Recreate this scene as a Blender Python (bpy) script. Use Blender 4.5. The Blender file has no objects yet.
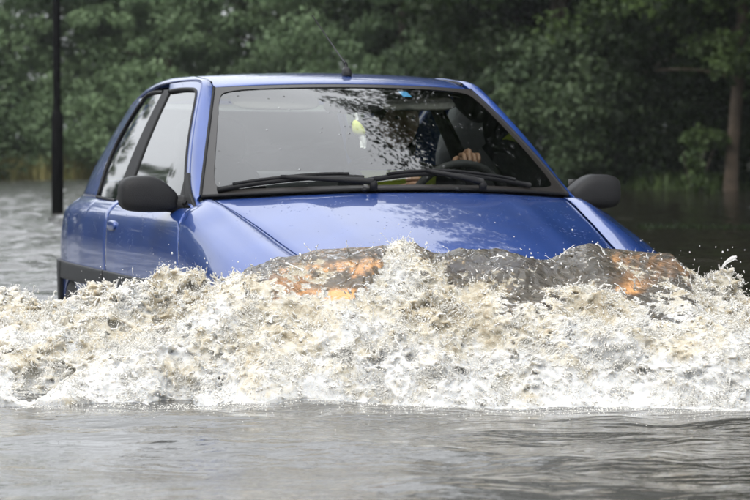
import bpy, math, random
import numpy as np
from mathutils import Vector, Matrix
random.seed(7)
RNG = np.random.default_rng(11)
S = bpy.context.scene
COL = S.collection

# ------------------------------------------------------------------ camera, sky, sun, exposure
CAM_H = 0.73
cam_d = bpy.data.cameras.new('camera')
cam = bpy.data.objects.new('camera', cam_d)
COL.objects.link(cam)
cam.location = (0, 0, CAM_H)
PITCH = math.atan(100 / 2600)
cam.rotation_euler = (math.pi / 2 - PITCH, 0, 0)
cam_d.sensor_width = 36.0
cam_d.lens = 36.0 * 2600 / 750
cam_d.clip_start = 0.1
cam_d.clip_end = 3000
cam_d.dof.use_dof = True
cam_d.dof.focus_distance = 8.0
cam_d.dof.aperture_fstop = 7.5
S.camera = cam

SUN_EL, SUN_AZ = math.radians(50), math.radians(205)     # azimuth clockwise from +Y
world = bpy.data.worlds.new('World')
S.world = world
world.use_nodes = True
nt = world.node_tree
for n in list(nt.nodes):
    nt.nodes.remove(n)
w_out = nt.nodes.new('ShaderNodeOutputWorld')
w_bg = nt.nodes.new('ShaderNodeBackground')
w_bg.inputs['Strength'].default_value = 0.10
w_sky = nt.nodes.new('ShaderNodeTexSky')
w_sky.sky_type = 'NISHITA'
w_sky.sun_disc = False
w_sky.sun_elevation = SUN_EL
w_sky.sun_rotation = SUN_AZ
w_sky.dust_density = 4.0
# an overcast layer (brighter towards the zenith, faintly mottled) over the clear sky
w_tc = nt.nodes.new('ShaderNodeTexCoord')
w_sep = nt.nodes.new('ShaderNodeSeparateXYZ')
nt.links.new(w_tc.outputs['Generated'], w_sep.inputs[0])
w_ns = nt.nodes.new('ShaderNodeTexNoise')
w_ns.inputs['Scale'].default_value = 2.2
w_ns.inputs['Detail'].default_value = 5
nt.links.new(w_tc.outputs['Generated'], w_ns.inputs['Vector'])
w_gr = nt.nodes.new('ShaderNodeMath'); w_gr.operation = 'MULTIPLY_ADD'     # (1 + 2 sin e) / 3
w_gr.use_clamp = False
nt.links.new(w_sep.outputs['Z'], w_gr.inputs[0])
w_gr.inputs[1].default_value = 0.52
w_gr.inputs[2].default_value = 0.48
w_mx = nt.nodes.new('ShaderNodeMath'); w_mx.operation = 'MAXIMUM'
nt.links.new(w_gr.outputs[0], w_mx.inputs[0]); w_mx.inputs[1].default_value = 0.48
w_nm = nt.nodes.new('ShaderNodeMapRange')
w_nm.inputs['From Min'].default_value = 0.3; w_nm.inputs['From Max'].default_value = 0.7
w_nm.inputs['To Min'].default_value = 0.88; w_nm.inputs['To Max'].default_value = 1.12
nt.links.new(w_ns.outputs['Fac'], w_nm.inputs['Value'])
w_ml = nt.nodes.new('ShaderNodeMath'); w_ml.operation = 'MULTIPLY'
nt.links.new(w_mx.outputs[0], w_ml.inputs[0]); nt.links.new(w_nm.outputs[0], w_ml.inputs[1])
w_cl = nt.nodes.new('ShaderNodeMix'); w_cl.data_type = 'RGBA'; w_cl.blend_type = 'MULTIPLY'
w_cl.inputs['Factor'].default_value = 1.0
w_cl.inputs['A'].default_value = (17.0, 17.5, 18.2, 1)
w_cl.clamp_result = False
nt.links.new(w_ml.outputs[0], w_cl.inputs['B'])
w_mix = nt.nodes.new('ShaderNodeMix'); w_mix.data_type = 'RGBA'
w_mix.inputs['Factor'].default_value = 0.90
nt.links.new(w_sky.outputs['Color'], w_mix.inputs['A'])
nt.links.new(w_cl.outputs['Result'], w_mix.inputs['B'])
nt.links.new(w_mix.outputs['Result'], w_bg.inputs['Color'])
nt.links.new(w_bg.outputs[0], w_out.inputs['Surface'])

sun_d = bpy.data.lights.new('sun', 'SUN')
sun_d.energy = 1.4
sun_d.angle = math.radians(25)
sun_d.color = (1.0, 0.96, 0.9)
sun = bpy.data.objects.new('sun', sun_d)
COL.objects.link(sun)
sun.location = (0, 0, 30)
_sd = Vector((math.cos(SUN_EL) * math.sin(SUN_AZ), math.cos(SUN_EL) * math.cos(SUN_AZ), math.sin(SUN_EL)))
sun.rotation_euler = _sd.to_track_quat('Z', 'Y').to_euler()

S.view_settings.view_transform = 'Standard'
S.view_settings.look = 'None'
S.view_settings.gamma = 1.0
S.view_settings.exposure = 0.70
S.view_settings.use_curve_mapping = False
S.render.engine = 'CYCLES'
S.cycles.use_denoising = True
S.cycles.max_bounces = 8
S.cycles.diffuse_bounces = 3
S.cycles.glossy_bounces = 4
S.cycles.transmission_bounces = 6
S.cycles.transparent_max_bounces = 12
S.cycles.volume_bounces = 0
S.cycles.sample_clamp_indirect = 6.0

# ------------------------------------------------------------------ helpers
def setp(o, label=None, cat=None, group=None, kind=None):
    if label: o['label'] = label
    if cat: o['category'] = cat
    if group: o['group'] = group
    if kind: o['kind'] = kind
    return o

def link(o, parent=None):
    COL.objects.link(o)
    if parent is not None:
        o.parent = parent
    return o

def mobj(name, verts, faces, mat, parent=None, smooth=True):
    me = bpy.data.meshes.new(name)
    if isinstance(verts, np.ndarray): verts = verts.tolist()
    if isinstance(faces, np.ndarray): faces = faces.tolist()
    me.from_pydata(verts, [], faces)
    me.update()
    if smooth:
        me.polygons.foreach_set('use_smooth', np.ones(len(me.polygons), bool))
    if mat is not None:
        me.materials.append(mat)
    return link(bpy.data.objects.new(name, me), parent)

def fast_mesh(name, verts, quads=None, tris=None, mat=None, parent=None, smooth=True):
    """numpy arrays straight into a mesh"""
    me = bpy.data.meshes.new(name)
    nq = 0 if quads is None else len(quads); ntr = 0 if tris is None else len(tris)
    me.vertices.add(len(verts)); me.vertices.foreach_set('co', np.asarray(verts, np.float32).ravel())
    li = []
    if nq: li.append(np.asarray(quads, np.int32).ravel())
    if ntr: li.append(np.asarray(tris, np.int32).ravel())
    li = np.concatenate(li)
    me.loops.add(len(li)); me.loops.foreach_set('vertex_index', li)
    st = np.concatenate([np.arange(nq) * 4, nq * 4 + np.arange(ntr) * 3]).astype(np.int32)
    me.polygons.add(nq + ntr); me.polygons.foreach_set('loop_start', st)
    me.update(calc_edges=True)
    me.validate()
    if smooth:
        me.polygons.foreach_set('use_smooth', np.ones(len(me.polygons), bool))
    if mat is not None: me.materials.append(mat)
    return link(bpy.data.objects.new(name, me), parent)

def empty(name, loc=(0, 0, 0), rz=0.0):
    o = bpy.data.objects.new(name, None)
    o.empty_display_size = 0.2
    COL.objects.link(o)
    o.location = loc; o.rotation_euler = (0, 0, rz)
    return o

def pchip(xs, ys):
    xs = np.asarray(xs, float); ys = np.asarray(ys, float)
    h = np.diff(xs); d = np.diff(ys) / h
    m = np.zeros_like(ys)
    m[0], m[-1] = d[0], d[-1]
    for i in range(1, len(xs) - 1):
        if d[i - 1] * d[i] > 0:
            w1 = 2 * h[i] + h[i - 1]; w2 = h[i] + 2 * h[i - 1]
            m[i] = (w1 + w2) / (w1 / d[i - 1] + w2 / d[i])
    def f(x):
        x = np.clip(np.asarray(x, float), xs[0], xs[-1])
        i = np.clip(np.searchsorted(xs, x) - 1, 0, len(xs) - 2)
        t = (x - xs[i]) / h[i]
        return ((2 * t**3 - 3 * t**2 + 1) * ys[i] + (t**3 - 2 * t**2 + t) * h[i] * m[i]
                + (-2 * t**3 + 3 * t**2) * ys[i + 1] + (t**3 - t**2) * h[i] * m[i + 1])
    return f

def poly(pts, n):
    """smooth curve through points (Catmull-Rom), n samples by length"""
    P = np.asarray(pts, float)
    if len(P) == 2:
        t = np.linspace(0, 1, n)[:, None]
        return P[0] * (1 - t) + P[1] * t
    Q = np.vstack([2 * P[0] - P[1], P, 2 * P[-1] - P[-2]])
    out = []
    for i in range(1, len(Q) - 2):
        for t in np.linspace(0, 1, 24, endpoint=False):
            a, b, c, d = Q[i - 1], Q[i], Q[i + 1], Q[i + 2]
            out.append(0.5 * (2 * b + (c - a) * t + (2 * a - 5 * b + 4 * c - d) * t**2 + (3 * b - a - 3 * c + d) * t**3))
    out.append(P[-1])
    out = np.array(out)
    s = np.concatenate([[0], np.cumsum(np.linalg.norm(np.diff(out, axis=0), axis=1))])
    q = np.linspace(0, s[-1], n)
    return np.stack([np.interp(q, s, out[:, k]) for k in range(out.shape[1])], 1)

def coons(bottom, top, left, right):
    """four boundary curves (n,k) -> grid (rows left->, cols bottom->)"""
    nu, nv = len(bottom), len(left)
    u = np.linspace(0, 1, nu)[None, :, None]; v = np.linspace(0, 1, nv)[:, None, None]
    B, T, Lc, R = bottom[None], top[None], left[:, None], right[:, None]
    return ((1 - v) * B + v * T + (1 - u) * Lc + u * R
            - ((1 - u) * (1 - v) * bottom[0] + u * (1 - v) * bottom[-1] + (1 - u) * v * top[0] + u * v * top[-1]))

def grid_faces(nv, nu, flip=False, wrap=False):
    f = []
    for j in range(nv - 1):
        for i in range(nu if wrap else nu - 1):
            i2 = (i + 1) % nu
            q = (j * nu + i, j * nu + i2, (j + 1) * nu + i2, (j + 1) * nu + i)
            f.append(q[::-1] if flip else q)
    return f

def panel(name, G, mat, parent, out=(0, 0, 0), thick=0.010, bevel=0.0025):
    """a sheet from a grid G (nv,nu,3): thickness inwards and a rounded edge; 'out' is an inner point"""
    nv, nu = G.shape[:2]
    c = G[nv // 2, nu // 2]
    nrm = np.cross(G[nv // 2, nu // 2 + 1] - c, G[nv // 2 + 1, nu // 2] - c)
    flip = np.dot(nrm, c - np.asarray(out)) < 0
    o = mobj(name, G.reshape(-1, 3), grid_faces(nv, nu, flip), mat, parent)
    if thick:
        m = o.modifiers.new('solid', 'SOLIDIFY'); m.thickness = thick; m.offset = -1
        if bevel:
            b = o.modifiers.new('bevel', 'BEVEL'); b.width = bevel; b.segments = 2; b.limit_method = 'ANGLE'; b.angle_limit = math.radians(50)
    return o

def tube_arr(path, rad, seg=8, cap=True):
    P = np.asarray(path, float); n = len(P)
    r = np.full(n, rad, float) if np.isscalar(rad) else np.asarray(rad, float)
    T = np.gradient(P, axis=0); T /= np.linalg.norm(T, axis=1)[:, None] + 1e-12
    ref = np.array([0, 0, 1.0]) if abs(T[0][2]) < .9 else np.array([1.0, 0, 0])
    V = []
    for k in range(n):
        a = np.cross(T[k], ref); a /= np.linalg.norm(a) + 1e-12
        b = np.cross(T[k], a); ref = -b if False else ref
        for j in range(seg):
            th = 2 * math.pi * j / seg
            V.append(P[k] + r[k] * (a * math.cos(th) + b * math.sin(th)))
    F = grid_faces(n, seg, wrap=True)
    if cap:
        F.append(tuple(range(seg))); F.append(tuple(range((n - 1) * seg, n * seg))[::-1])
    return V, F

class MB:
    def __init__(s): s.v = []; s.f = []
    def add(s, V, F):
        b = len(s.v); s.v += [tuple(p) for p in V]; s.f += [tuple(i + b for i in f) for f in F]; return s
    def tube(s, path, rad, seg=8, cap=True): return s.add(*tube_arr(path, rad, seg, cap))
    def box(s, c, size, rot=None):
        x, y, z = [q / 2 for q in size]
        V = [Vector((i * x, j * y, k * z)) for k in (-1, 1) for j in (-1, 1) for i in (-1, 1)]
        if rot is not None: V = [rot @ v for v in V]
        V = [tuple(v + Vector(c)) for v in V]
        return s.add(V, [(0, 2, 3, 1), (4, 5, 7, 6), (0, 1, 5, 4), (2, 6, 7, 3), (0, 4, 6, 2), (1, 3, 7, 5)])
    def lathe(s, prof, axis_o=(0, 0, 0), ax='y', seg=24):
        V = []
        for (r, h) in prof:
            for j in range(seg):
                a = 2 * math.pi * j / seg
                p = {'y': (r * math.cos(a), h, r * math.sin(a)), 'z': (r * math.cos(a), r * math.sin(a), h), 'x': (h, r * math.cos(a), r * math.sin(a))}[ax]
                V.append((p[0] + axis_o[0], p[1] + axis_o[1], p[2] + axis_o[2]))
        return s.add(V, grid_faces(len(prof), seg, wrap=True))
    def build(s, name, mat, parent=None, smooth=True, bevel=0, sub=0):
        o = mobj(name, s.v, s.f, mat, parent, smooth)
        if bevel:
            b = o.modifiers.new('bevel', 'BEVEL'); b.width = bevel; b.segments = 3; b.limit_method = 'ANGLE'
        if sub:
            m = o.modifiers.new('sub', 'SUBSURF'); m.levels = sub; m.render_levels = sub
        return o

def superellipsoid(c, r, e=(2.5, 2.5), nu=28, nv=16, warp=None):
    V = []
    sg = lambda t, p: math.copysign(abs(t) ** (2 / p), t)
    for j in range(nv + 1):
        ph = -math.pi / 2 + math.pi * j / nv
        for i in range(nu):
            th = 2 * math.pi * i / nu
            p = [r[0] * sg(math.cos(ph), e[1]) * sg(math.cos(th), e[0]), r[1] * sg(math.cos(ph), e[1]) * sg(math.sin(th), e[0]), r[2] * sg(math.sin(ph), e[1])]
            if warp: p = warp(p)
            V.append((p[0] + c[0], p[1] + c[1], p[2] + c[2]))
    return V, grid_faces(nv + 1, nu, wrap=True)

# ------------------------------------------------------------------ materials
def new_mat(name):
    m = bpy.data.materials.new(name); m.use_nodes = True
    return m, m.node_tree, m.node_tree.nodes['Principled BSDF']

def plain(name, col, rough=0.5, metal=0.0, spec=0.5, bump=0.0, bscale=80, var=0.0, vscale=6, coat=0.0):
    m, t, b = new_mat(name)
    b.inputs['Base Color'].default_value = (*col, 1)
    b.inputs['Roughness'].default_value = rough
    b.inputs['Metallic'].default_value = metal
    b.inputs['Specular IOR Level'].default_value = spec
    b.inputs['Coat Weight'].default_value = coat
    tc = t.nodes.new('ShaderNodeTexCoord')
    if bump:
        n = t.nodes.new('ShaderNodeTexNoise'); n.inputs['Scale'].default_value = bscale; n.inputs['Detail'].default_value = 4
        t.links.new(tc.outputs['Object'], n.inputs['Vector'])
        bp = t.nodes.new('ShaderNodeBump'); bp.inputs['Strength'].default_value = bump; bp.inputs['Distance'].default_value = 0.01
        t.links.new(n.outputs['Fac'], bp.inputs['Height']); t.links.new(bp.outputs[0], b.inputs['Normal'])
    if var:
        n = t.nodes.new('ShaderNodeTexNoise'); n.inputs['Scale'].default_value = vscale; n.inputs['Detail'].default_value = 6
        t.links.new(tc.outputs['Object'], n.inputs['Vector'])
        r = t.nodes.new('ShaderNodeMapRange'); r.inputs['From Min'].default_value = .3; r.inputs['From Max'].default_value = .7
        r.inputs['To Min'].default_value = 1 - var; r.inputs['To Max'].default_value = 1 + var
        t.links.new(n.outputs['Fac'], r.inputs['Value'])
        x = t.nodes.new('ShaderNodeMix'); x.data_type = 'RGBA'; x.blend_type = 'MULTIPLY'; x.inputs['Factor'].default_value = 1
        x.inputs['A'].default_value = (*col, 1); t.links.new(r.outputs[0], x.inputs['B'])
        t.links.new(x.outputs['Result'], b.inputs['Base Color'])
    return m

def paint_mat():
    m, t, b = new_mat('blue_car_paint')
    tc = t.nodes.new('ShaderNodeTexCoord')
    n = t.nodes.new('ShaderNodeTexNoise'); n.inputs['Scale'].default_value = 5; n.inputs['Detail'].default_value = 5
    t.links.new(tc.outputs['Object'], n.inputs['Vector'])
    cr = t.nodes.new('ShaderNodeValToRGB')
    cr.color_ramp.elements[0].color = (0.004, 0.033, 0.175, 1); cr.color_ramp.elements[0].position = .3
    cr.color_ramp.elements[1].color = (0.006, 0.043, 0.22, 1); cr.color_ramp.elements[1].position = .7
    t.links.new(n.outputs['Fac'], cr.inputs['Fac'])
    t.links.new(cr.outputs['Color'], b.inputs['Base Color'])
    b.inputs['Metallic'].default_value = 0.25
    b.inputs['Roughness'].default_value = 0.42
    b.inputs['Coat Weight'].default_value = 1.0
    b.inputs['Coat Roughness'].default_value = 0.035
    b.inputs['Coat IOR'].default_value = 1.42
    # beads of water and a slight orange peel
    v = t.nodes.new('ShaderNodeTexVoronoi'); v.inputs['Scale'].default_value = 70; v.inputs['Randomness'].default_value = 1
    t.links.new(tc.outputs['Object'], v.inputs['Vector'])
    r = t.nodes.new('ShaderNodeMapRange'); r.inputs['From Min'].default_value = .0; r.inputs['From Max'].default_value = .28
    r.inputs['To Min'].default_value = 1; r.inputs['To Max'].default_value = 0
    t.links.new(v.outputs['Distance'], r.inputs['Value'])
    n2 = t.nodes.new('ShaderNodeTexNoise'); n2.inputs['Scale'].default_value = 12
    t.links.new(tc.outputs['Object'], n2.inputs['Vector'])
    r2 = t.nodes.new('ShaderNodeMapRange'); r2.inputs['From Min'].default_value = .52; r2.inputs['From Max'].default_value = .6
    t.links.new(n2.outputs['Fac'], r2.inputs['Value'])
    mu = t.nodes.new('ShaderNodeMath'); mu.operation = 'MULTIPLY'
    t.links.new(r.outputs[0], mu.inputs[0]); t.links.new(r2.outputs[0], mu.inputs[1])
    n3 = t.nodes.new('ShaderNodeTexNoise'); n3.inputs['Scale'].default_value = 9; n3.inputs['Detail'].default_value = 2
    t.links.new(tc.outputs['Object'], n3.inputs['Vector'])
    ad = t.nodes.new('ShaderNodeMath'); ad.operation = 'MULTIPLY_ADD'
    t.links.new(n3.outputs['Fac'], ad.inputs[0]); ad.inputs[1].default_value = 0.10; t.links.new(mu.outputs[0], ad.inputs[2])
    bp = t.nodes.new('ShaderNodeBump'); bp.inputs['Strength'].default_value = 0.22; bp.inputs['Distance'].default_value = 0.004
    t.links.new(ad.outputs[0], bp.inputs['Height'])
    t.links.new(bp.outputs[0], b.inputs['Coat Normal'])
    return m

def glass_mat(name, tint, wav=0.0, dirt=0.0):
    m = bpy.data.materials.new(name); m.use_nodes = True
    t = m.node_tree
    for n in list(t.nodes): t.nodes.remove(n)
    o = t.nodes.new('ShaderNodeOutputMaterial')
    tr = t.nodes.new('ShaderNodeBsdfTransparent'); tr.inputs[0].default_value = (*tint, 1)
    gl = t.nodes.new('ShaderNodeBsdfGlossy'); gl.inputs['Roughness'].default_value = 0.03
    fr = t.nodes.new('ShaderNodeFresnel'); fr.inputs['IOR'].default_value = 1.58
    # both faces of the pane reflect: R2 = 2R/(1+R)
    a = t.nodes.new('ShaderNodeMath'); a.operation = 'MULTIPLY'; a.inputs[1].default_value = 2.0
    b = t.nodes.new('ShaderNodeMath'); b.operation = 'ADD'; b.inputs[1].default_value = 1.0
    d = t.nodes.new('ShaderNodeMath'); d.operation = 'DIVIDE'
    t.links.new(fr.outputs[0], a.inputs[0]); t.links.new(fr.outputs[0], b.inputs[0])
    t.links.new(a.outputs[0], d.inputs[0]); t.links.new(b.outputs[0], d.inputs[1])
    if wav:
        tc = t.nodes.new('ShaderNodeTexCoord'); v = t.nodes.new('ShaderNodeTexVoronoi'); v.inputs['Scale'].default_value = 38
        t.links.new(tc.outputs['Object'], v.inputs['Vector'])
        sep = t.nodes.new('ShaderNodeSeparateColor'); t.links.new(v.outputs['Color'], sep.inputs[0])
        r1 = t.nodes.new('ShaderNodeMapRange'); r1.inputs['From Min'].default_value = .05; r1.inputs['From Max'].default_value = .20; r1.inputs['To Min'].default_value = 1; r1.inputs['To Max'].default_value = 0
        t.links.new(v.outputs['Distance'], r1.inputs['Value'])
        r2 = t.nodes.new('ShaderNodeMath'); r2.operation = 'GREATER_THAN'; r2.inputs[1].default_value = .80; t.links.new(sep.outputs[0], r2.inputs[0])
        mu = t.nodes.new('ShaderNodeMath'); mu.operation = 'MULTIPLY'; t.links.new(r1.outputs[0], mu.inputs[0]); t.links.new(r2.outputs[0], mu.inputs[1])
        bp = t.nodes.new('ShaderNodeBump'); bp.inputs['Strength'].default_value = wav; bp.inputs['Distance'].default_value = .004
        t.links.new(mu.outputs[0], bp.inputs['Height']); t.links.new(bp.outputs[0], gl.inputs['Normal']); t.links.new(bp.outputs[0], fr.inputs['Normal'])
    mx = t.nodes.new('ShaderNodeMixShader')
    t.links.new(d.outputs[0], mx.inputs[0]); t.links.new(tr.outputs[0], mx.inputs[1]); t.links.new(gl.outputs[0], mx.inputs[2])
    last = mx
    if dirt:
        df = t.nodes.new('ShaderNodeBsdfDiffuse'); df.inputs[0].default_value = (.6, .6, .58, 1)
        m2 = t.nodes.new('ShaderNodeMixShader'); m2.inputs[0].default_value = dirt
        t.links.new(mx.outputs[0], m2.inputs[1]); t.links.new(df.outputs[0], m2.inputs[2]); last = m2
    t.links.new(last.outputs[0], o.inputs['Surface'])
    return m

def drop_mat():
    m, t, b = new_mat('water_drops')
    b.inputs['Base Color'].default_value = (.93, .92, .90, 1); b.inputs['Roughness'].default_value = .04; b.inputs['IOR'].default_value = 1.33
    b.inputs['Transmission Weight'].default_value = .6
    return m

def leaf_mat(name, c0, c1, trans=0.35):
    m, t, b = new_mat(name)
    at = t.nodes.new('ShaderNodeAttribute'); at.attribute_name = 'var'
    oi = t.nodes.new('ShaderNodeObjectInfo')
    ad = t.nodes.new('ShaderNodeMath'); ad.operation = 'MULTIPLY_ADD'
    t.links.new(oi.outputs['Random'], ad.inputs[0]); ad.inputs[1].default_value = 0.35
    mm = t.nodes.new('ShaderNodeMath'); mm.operation = 'MULTIPLY'; mm.inputs[1].default_value = 0.65
    t.links.new(at.outputs['Fac'], mm.inputs[0]); t.links.new(mm.outputs[0], ad.inputs[2])
    cr = t.nodes.new('ShaderNodeValToRGB')
    cr.color_ramp.elements[0].color = (*c0, 1); cr.color_ramp.elements[1].color = (*c1, 1)
    t.links.new(ad.outputs[0], cr.inputs['Fac'])
    t.links.new(cr.outputs['Color'], b.inputs['Base Color'])
    b.inputs['Roughness'].default_value = 0.5
    b.inputs['Specular IOR Level'].default_value = 0.22
    ts = t.nodes.new('ShaderNodeBsdfTranslucent'); t.links.new(cr.outputs['Color'], ts.inputs[0])
    mx = t.nodes.new('ShaderNodeMixShader'); mx.inputs[0].default_value = trans
    t.links.new(b.outputs[0], mx.inputs[1]); t.links.new(ts.outputs[0], mx.inputs[2])
    t.links.new(mx.outputs[0], t.nodes['Material Output'].inputs['Surface'])
    return m

M = {}
M['paint'] = paint_mat()
M['glass'] = glass_mat('window_glass', (0.78, 0.84, 0.80))
M['wind'] = glass_mat('windscreen_glass', (0.86, 0.90, 0.87), wav=.5)
M['rubber'] = plain('black_rubber', (0.010, 0.010, 0.011), 0.6, spec=.2, bump=.15)
M['frit'] = plain('dark_frit_band', (0.020, 0.018, 0.017), 0.35, spec=.42)
M['plastic'] = plain('black_grained_plastic', (0.011, 0.011, 0.012), 0.5, spec=.22, bump=0.25, bscale=350, var=.15)
M['bumper'] = plain('charcoal_bumper_plastic', (0.016, 0.017, 0.019), 0.5, spec=.3, bump=0.3, bscale=300, var=.2)
M['under'] = plain('underbody_black', (0.008, 0.008, 0.009), 0.9)
M['tyre'] = plain('tyre_rubber', (0.018, 0.018, 0.018), 0.8, bump=.4, bscale=60)
M['rim'] = plain('silver_rim', (0.45, 0.46, 0.47), 0.3, metal=0.9)
M['chrome'] = plain('mirror_silver', (0.8, 0.8, 0.8), 0.05, metal=1.0)
M['seat'] = plain('grey_seat_fabric', (0.035, 0.036, 0.040), 0.9, bump=.4, bscale=250, var=.15)
M['trim'] = plain('dark_cabin_trim', (0.03, 0.03, 0.032), 0.7, bump=.2, bscale=200)
M['bench'] = plain('backlit_bench_fabric', (0.42, 0.42, 0.42), 0.9, bump=.3, bscale=200)  # pale in place of daylight seen through the rear of the cabin
M['lining'] = plain('grey_roof_lining', (0.11, 0.108, 0.10), 0.9, bump=.2, bscale=200)
M['skin'] = plain('skin', (0.32, 0.18, 0.115), 0.5, var=.08)
M['hair'] = plain('brown_hair', (0.05, 0.03, 0.018), 0.6, bump=.6, bscale=120)
M['shirt'] = plain('dark_shirt', (0.03, 0.03, 0.038), 0.9, bump=.3)
M['hivis'] = plain('yellow_safety_vest', (0.62, 0.72, 0.05), 0.7, bump=.3)
M['strip'] = plain('silver_strip', (0.75, 0.75, 0.75), 0.35)
M['post'] = plain('black_post_paint', (0.003, 0.003, 0.0035), 0.7, spec=.08, bump=.2, bscale=40, var=.3)
M['bark'] = plain('brown_bark', (0.055, 0.042, 0.032), 0.9, bump=1.0, bscale=14, var=.4, vscale=5)
M['barkpale'] = plain('pale_bark', (0.075, 0.055, 0.038), 0.9, bump=1.0, bscale=14, var=.4, vscale=5)
M['amber'] = plain('amber_lens', (0.7, 0.22, 0.02), 0.15)
M['leaf_shaded'] = leaf_mat('leaves_shaded', (0.0025, 0.005, 0.002), (0.026, 0.047, 0.012))  # shade of the tall right-hand canopy put into the leaf colour
M['leaf_mid'] = leaf_mat('leaves_mid', (0.030, 0.052, 0.027), (0.105, 0.150, 0.070))
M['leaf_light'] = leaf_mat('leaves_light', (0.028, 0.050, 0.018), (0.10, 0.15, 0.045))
M['leaf_hazy'] = leaf_mat('leaves_hazy', (0.085, 0.135, 0.070), (0.22, 0.31, 0.16))  # haze over the far left trees put into a paler leaf colour
M['reed'] = leaf_mat('reeds', (0.13, 0.14, 0.05), (0.42, 0.36, 0.15))

# ------------------------------------------------------------------ ground and water
def smooth(a, b, x):
    t = np.clip((x - a) / (b - a), 0, 1); return t * t * (3 - 2 * t)

def bank_line(x):
    """distance of the far waterline from the camera, by x"""
    return 63 - 13 * smooth(-2, 6, x) - 28 * smooth(11, 30, x) - 22 * smooth(-16, -45, -x * -1 if False else x) * 0 - 26 * smooth(13, 19, -x) - 14 * smooth(19, 32, -x) + 1.2 * np.sin(x * .7) + .6 * np.sin(x * 1.9 + 1)

gx = np.concatenate([np.linspace(-900, -80, 12)[:-1], np.linspace(-80, 80, 161), np.linspace(80, 900, 12)[1:]])
gy = np.concatenate([np.linspace(-300, 0, 8)[:-1], np.linspace(0, 120, 121), np.linspace(120, 1500, 14)[1:]])
GX, GY = np.meshgrid(gx, gy)
GZ = -0.38 + 0.55 * smooth(-1.5, 1.5, GY - bank_line(GX)) + 0.5 * smooth(2, 30, GY - bank_line(GX))
GZ += 0.06 * np.sin(GX * 1.3) * np.sin(GY * 1.1)
gm = plain('muddy_grass_ground', (0.055, 0.062, 0.030), 0.95, bump=.8, bscale=3, var=.4, vscale=.8)
g = fast_mesh('ground', np.stack([GX, GY, GZ], -1).reshape(-1, 3), quads=grid_faces(len(gy), len(gx)), mat=gm)
setp(g, 'muddy grassy ground rising out of the flood at the far bank', kind='structure')

CAR_POS = Vector((-0.139, 9.866, -0.35)); YAW = 0.304
HX, HY = math.sin(YAW), -math.cos(YAW)
LX, LY = math.cos(YAW), math.sin(YAW)
def car_world(p):
    return Vector((CAR_POS.x + p[0] * HX + p[1] * LX, CAR_POS.y + p[0] * HY + p[1] * LY, CAR_POS.z + p[2]))
def car_local(x, y):
    dx, dy = x - CAR_POS.x, y - CAR_POS.y
    return dx * HX + dy * HY, dx * LX + dy * LY

def water_mat():
    m, t, b = new_mat('flood_water')
    sa = t.nodes.new('ShaderNodeAttribute'); sa.attribute_name = 'painted_refl'
    sx = t.nodes.new('ShaderNodeMix'); sx.data_type = 'RGBA'; sx.inputs['A'].default_value = (0.018, 0.016, 0.012, 1); sx.inputs['B'].default_value = (0.073, 0.073, 0.070, 1)  # murky base, darkened or paled in place of mirrored trees and sky
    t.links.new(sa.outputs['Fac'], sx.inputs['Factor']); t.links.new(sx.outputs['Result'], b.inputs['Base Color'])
    b.inputs['Roughness'].default_value = 0.04
    b.inputs['IOR'].default_value = 1.33
    tc = t.nodes.new('ShaderNodeTexCoord')
    hs = None
    for sc, dst, st in ((1.6, (1, .4, 1), .45), (6, (1, .40, 1), .22), (24, (1, .42, 1), .075)):
        mp = t.nodes.new('ShaderNodeMapping'); mp.inputs['Scale'].default_value = (dst[1], dst[0], 1)
        n = t.nodes.new('ShaderNodeTexNoise'); n.inputs['Scale'].default_value = sc; n.inputs['Detail'].default_value = 3; n.inputs['Roughness'].default_value = .55
        t.links.new(tc.outputs['Object'], mp.inputs['Vector']); t.links.new(mp.outputs[0], n.inputs['Vector'])
        mu = t.nodes.new('ShaderNodeMath'); mu.operation = 'MULTIPLY_ADD'; mu.inputs[1].default_value = st
        t.links.new(n.outputs['Fac'], mu.inputs[0])
        if hs is not None: t.links.new(hs.outputs[0], mu.inputs[2])
        else: mu.inputs[2].default_value = 0
        hs = mu
    bp = t.nodes.new('ShaderNodeBump'); bp.inputs['Strength'].default_value = 1.0; bp.inputs['Distance'].default_value = 0.11
    ca = t.nodes.new('ShaderNodeAttribute'); ca.attribute_name = 'chop'
    cm = t.nodes.new('ShaderNodeMath'); cm.operation = 'MULTIPLY'; t.links.new(hs.outputs[0], cm.inputs[0]); t.links.new(ca.outputs['Fac'], cm.inputs[1])
    t.links.new(cm.outputs[0], bp.inputs['Height']); t.links.new(bp.outputs[0], b.inputs['Normal'])
    return m
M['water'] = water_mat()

def waves(x, y):
    r = np.random.default_rng(3); z = np.zeros_like(x)
    for k in range(46):
        lam = 0.11 * (1.3 / 0.11) ** r.random()
        th = r.normal(math.pi / 2, 0.75); ph = r.random() * 6.28
        kx, ky = math.cos(th) * 2 * math.pi / lam, math.sin(th) * 2 * math.pi / lam
        amp = 0.0017 * (lam / 0.5) ** 0.85
        z += amp * np.sin(kx * x + ky * y + ph + 0.9 * np.sin(.7 * x + .5 * y + ph))
    return z
wx = np.concatenate([np.linspace(-700, -60, 9)[:-1], -60 + 54 * np.linspace(0, 1, 40) ** .55, np.linspace(-5.9, 5.9, 170), 6 + 54 * (1 - np.linspace(1, 0, 40) ** .55), np.linspace(60, 700, 9)[1:]])
wx = np.unique(np.round(wx, 4))
wy = np.concatenate([np.linspace(-200, 2.5, 8)[:-1], np.linspace(2.5, 13, 300), 13 * (70 / 13) ** np.linspace(0, 1, 520)[1:], 70 * (150 / 70) ** np.linspace(0, 1, 12)[1:]])
WX, WY = np.meshgrid(wx, wy)
near = (1 - smooth(14, 40, WY)) * smooth(0, 3, WY) * (1 - smooth(5, 12, np.abs(WX)))
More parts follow.
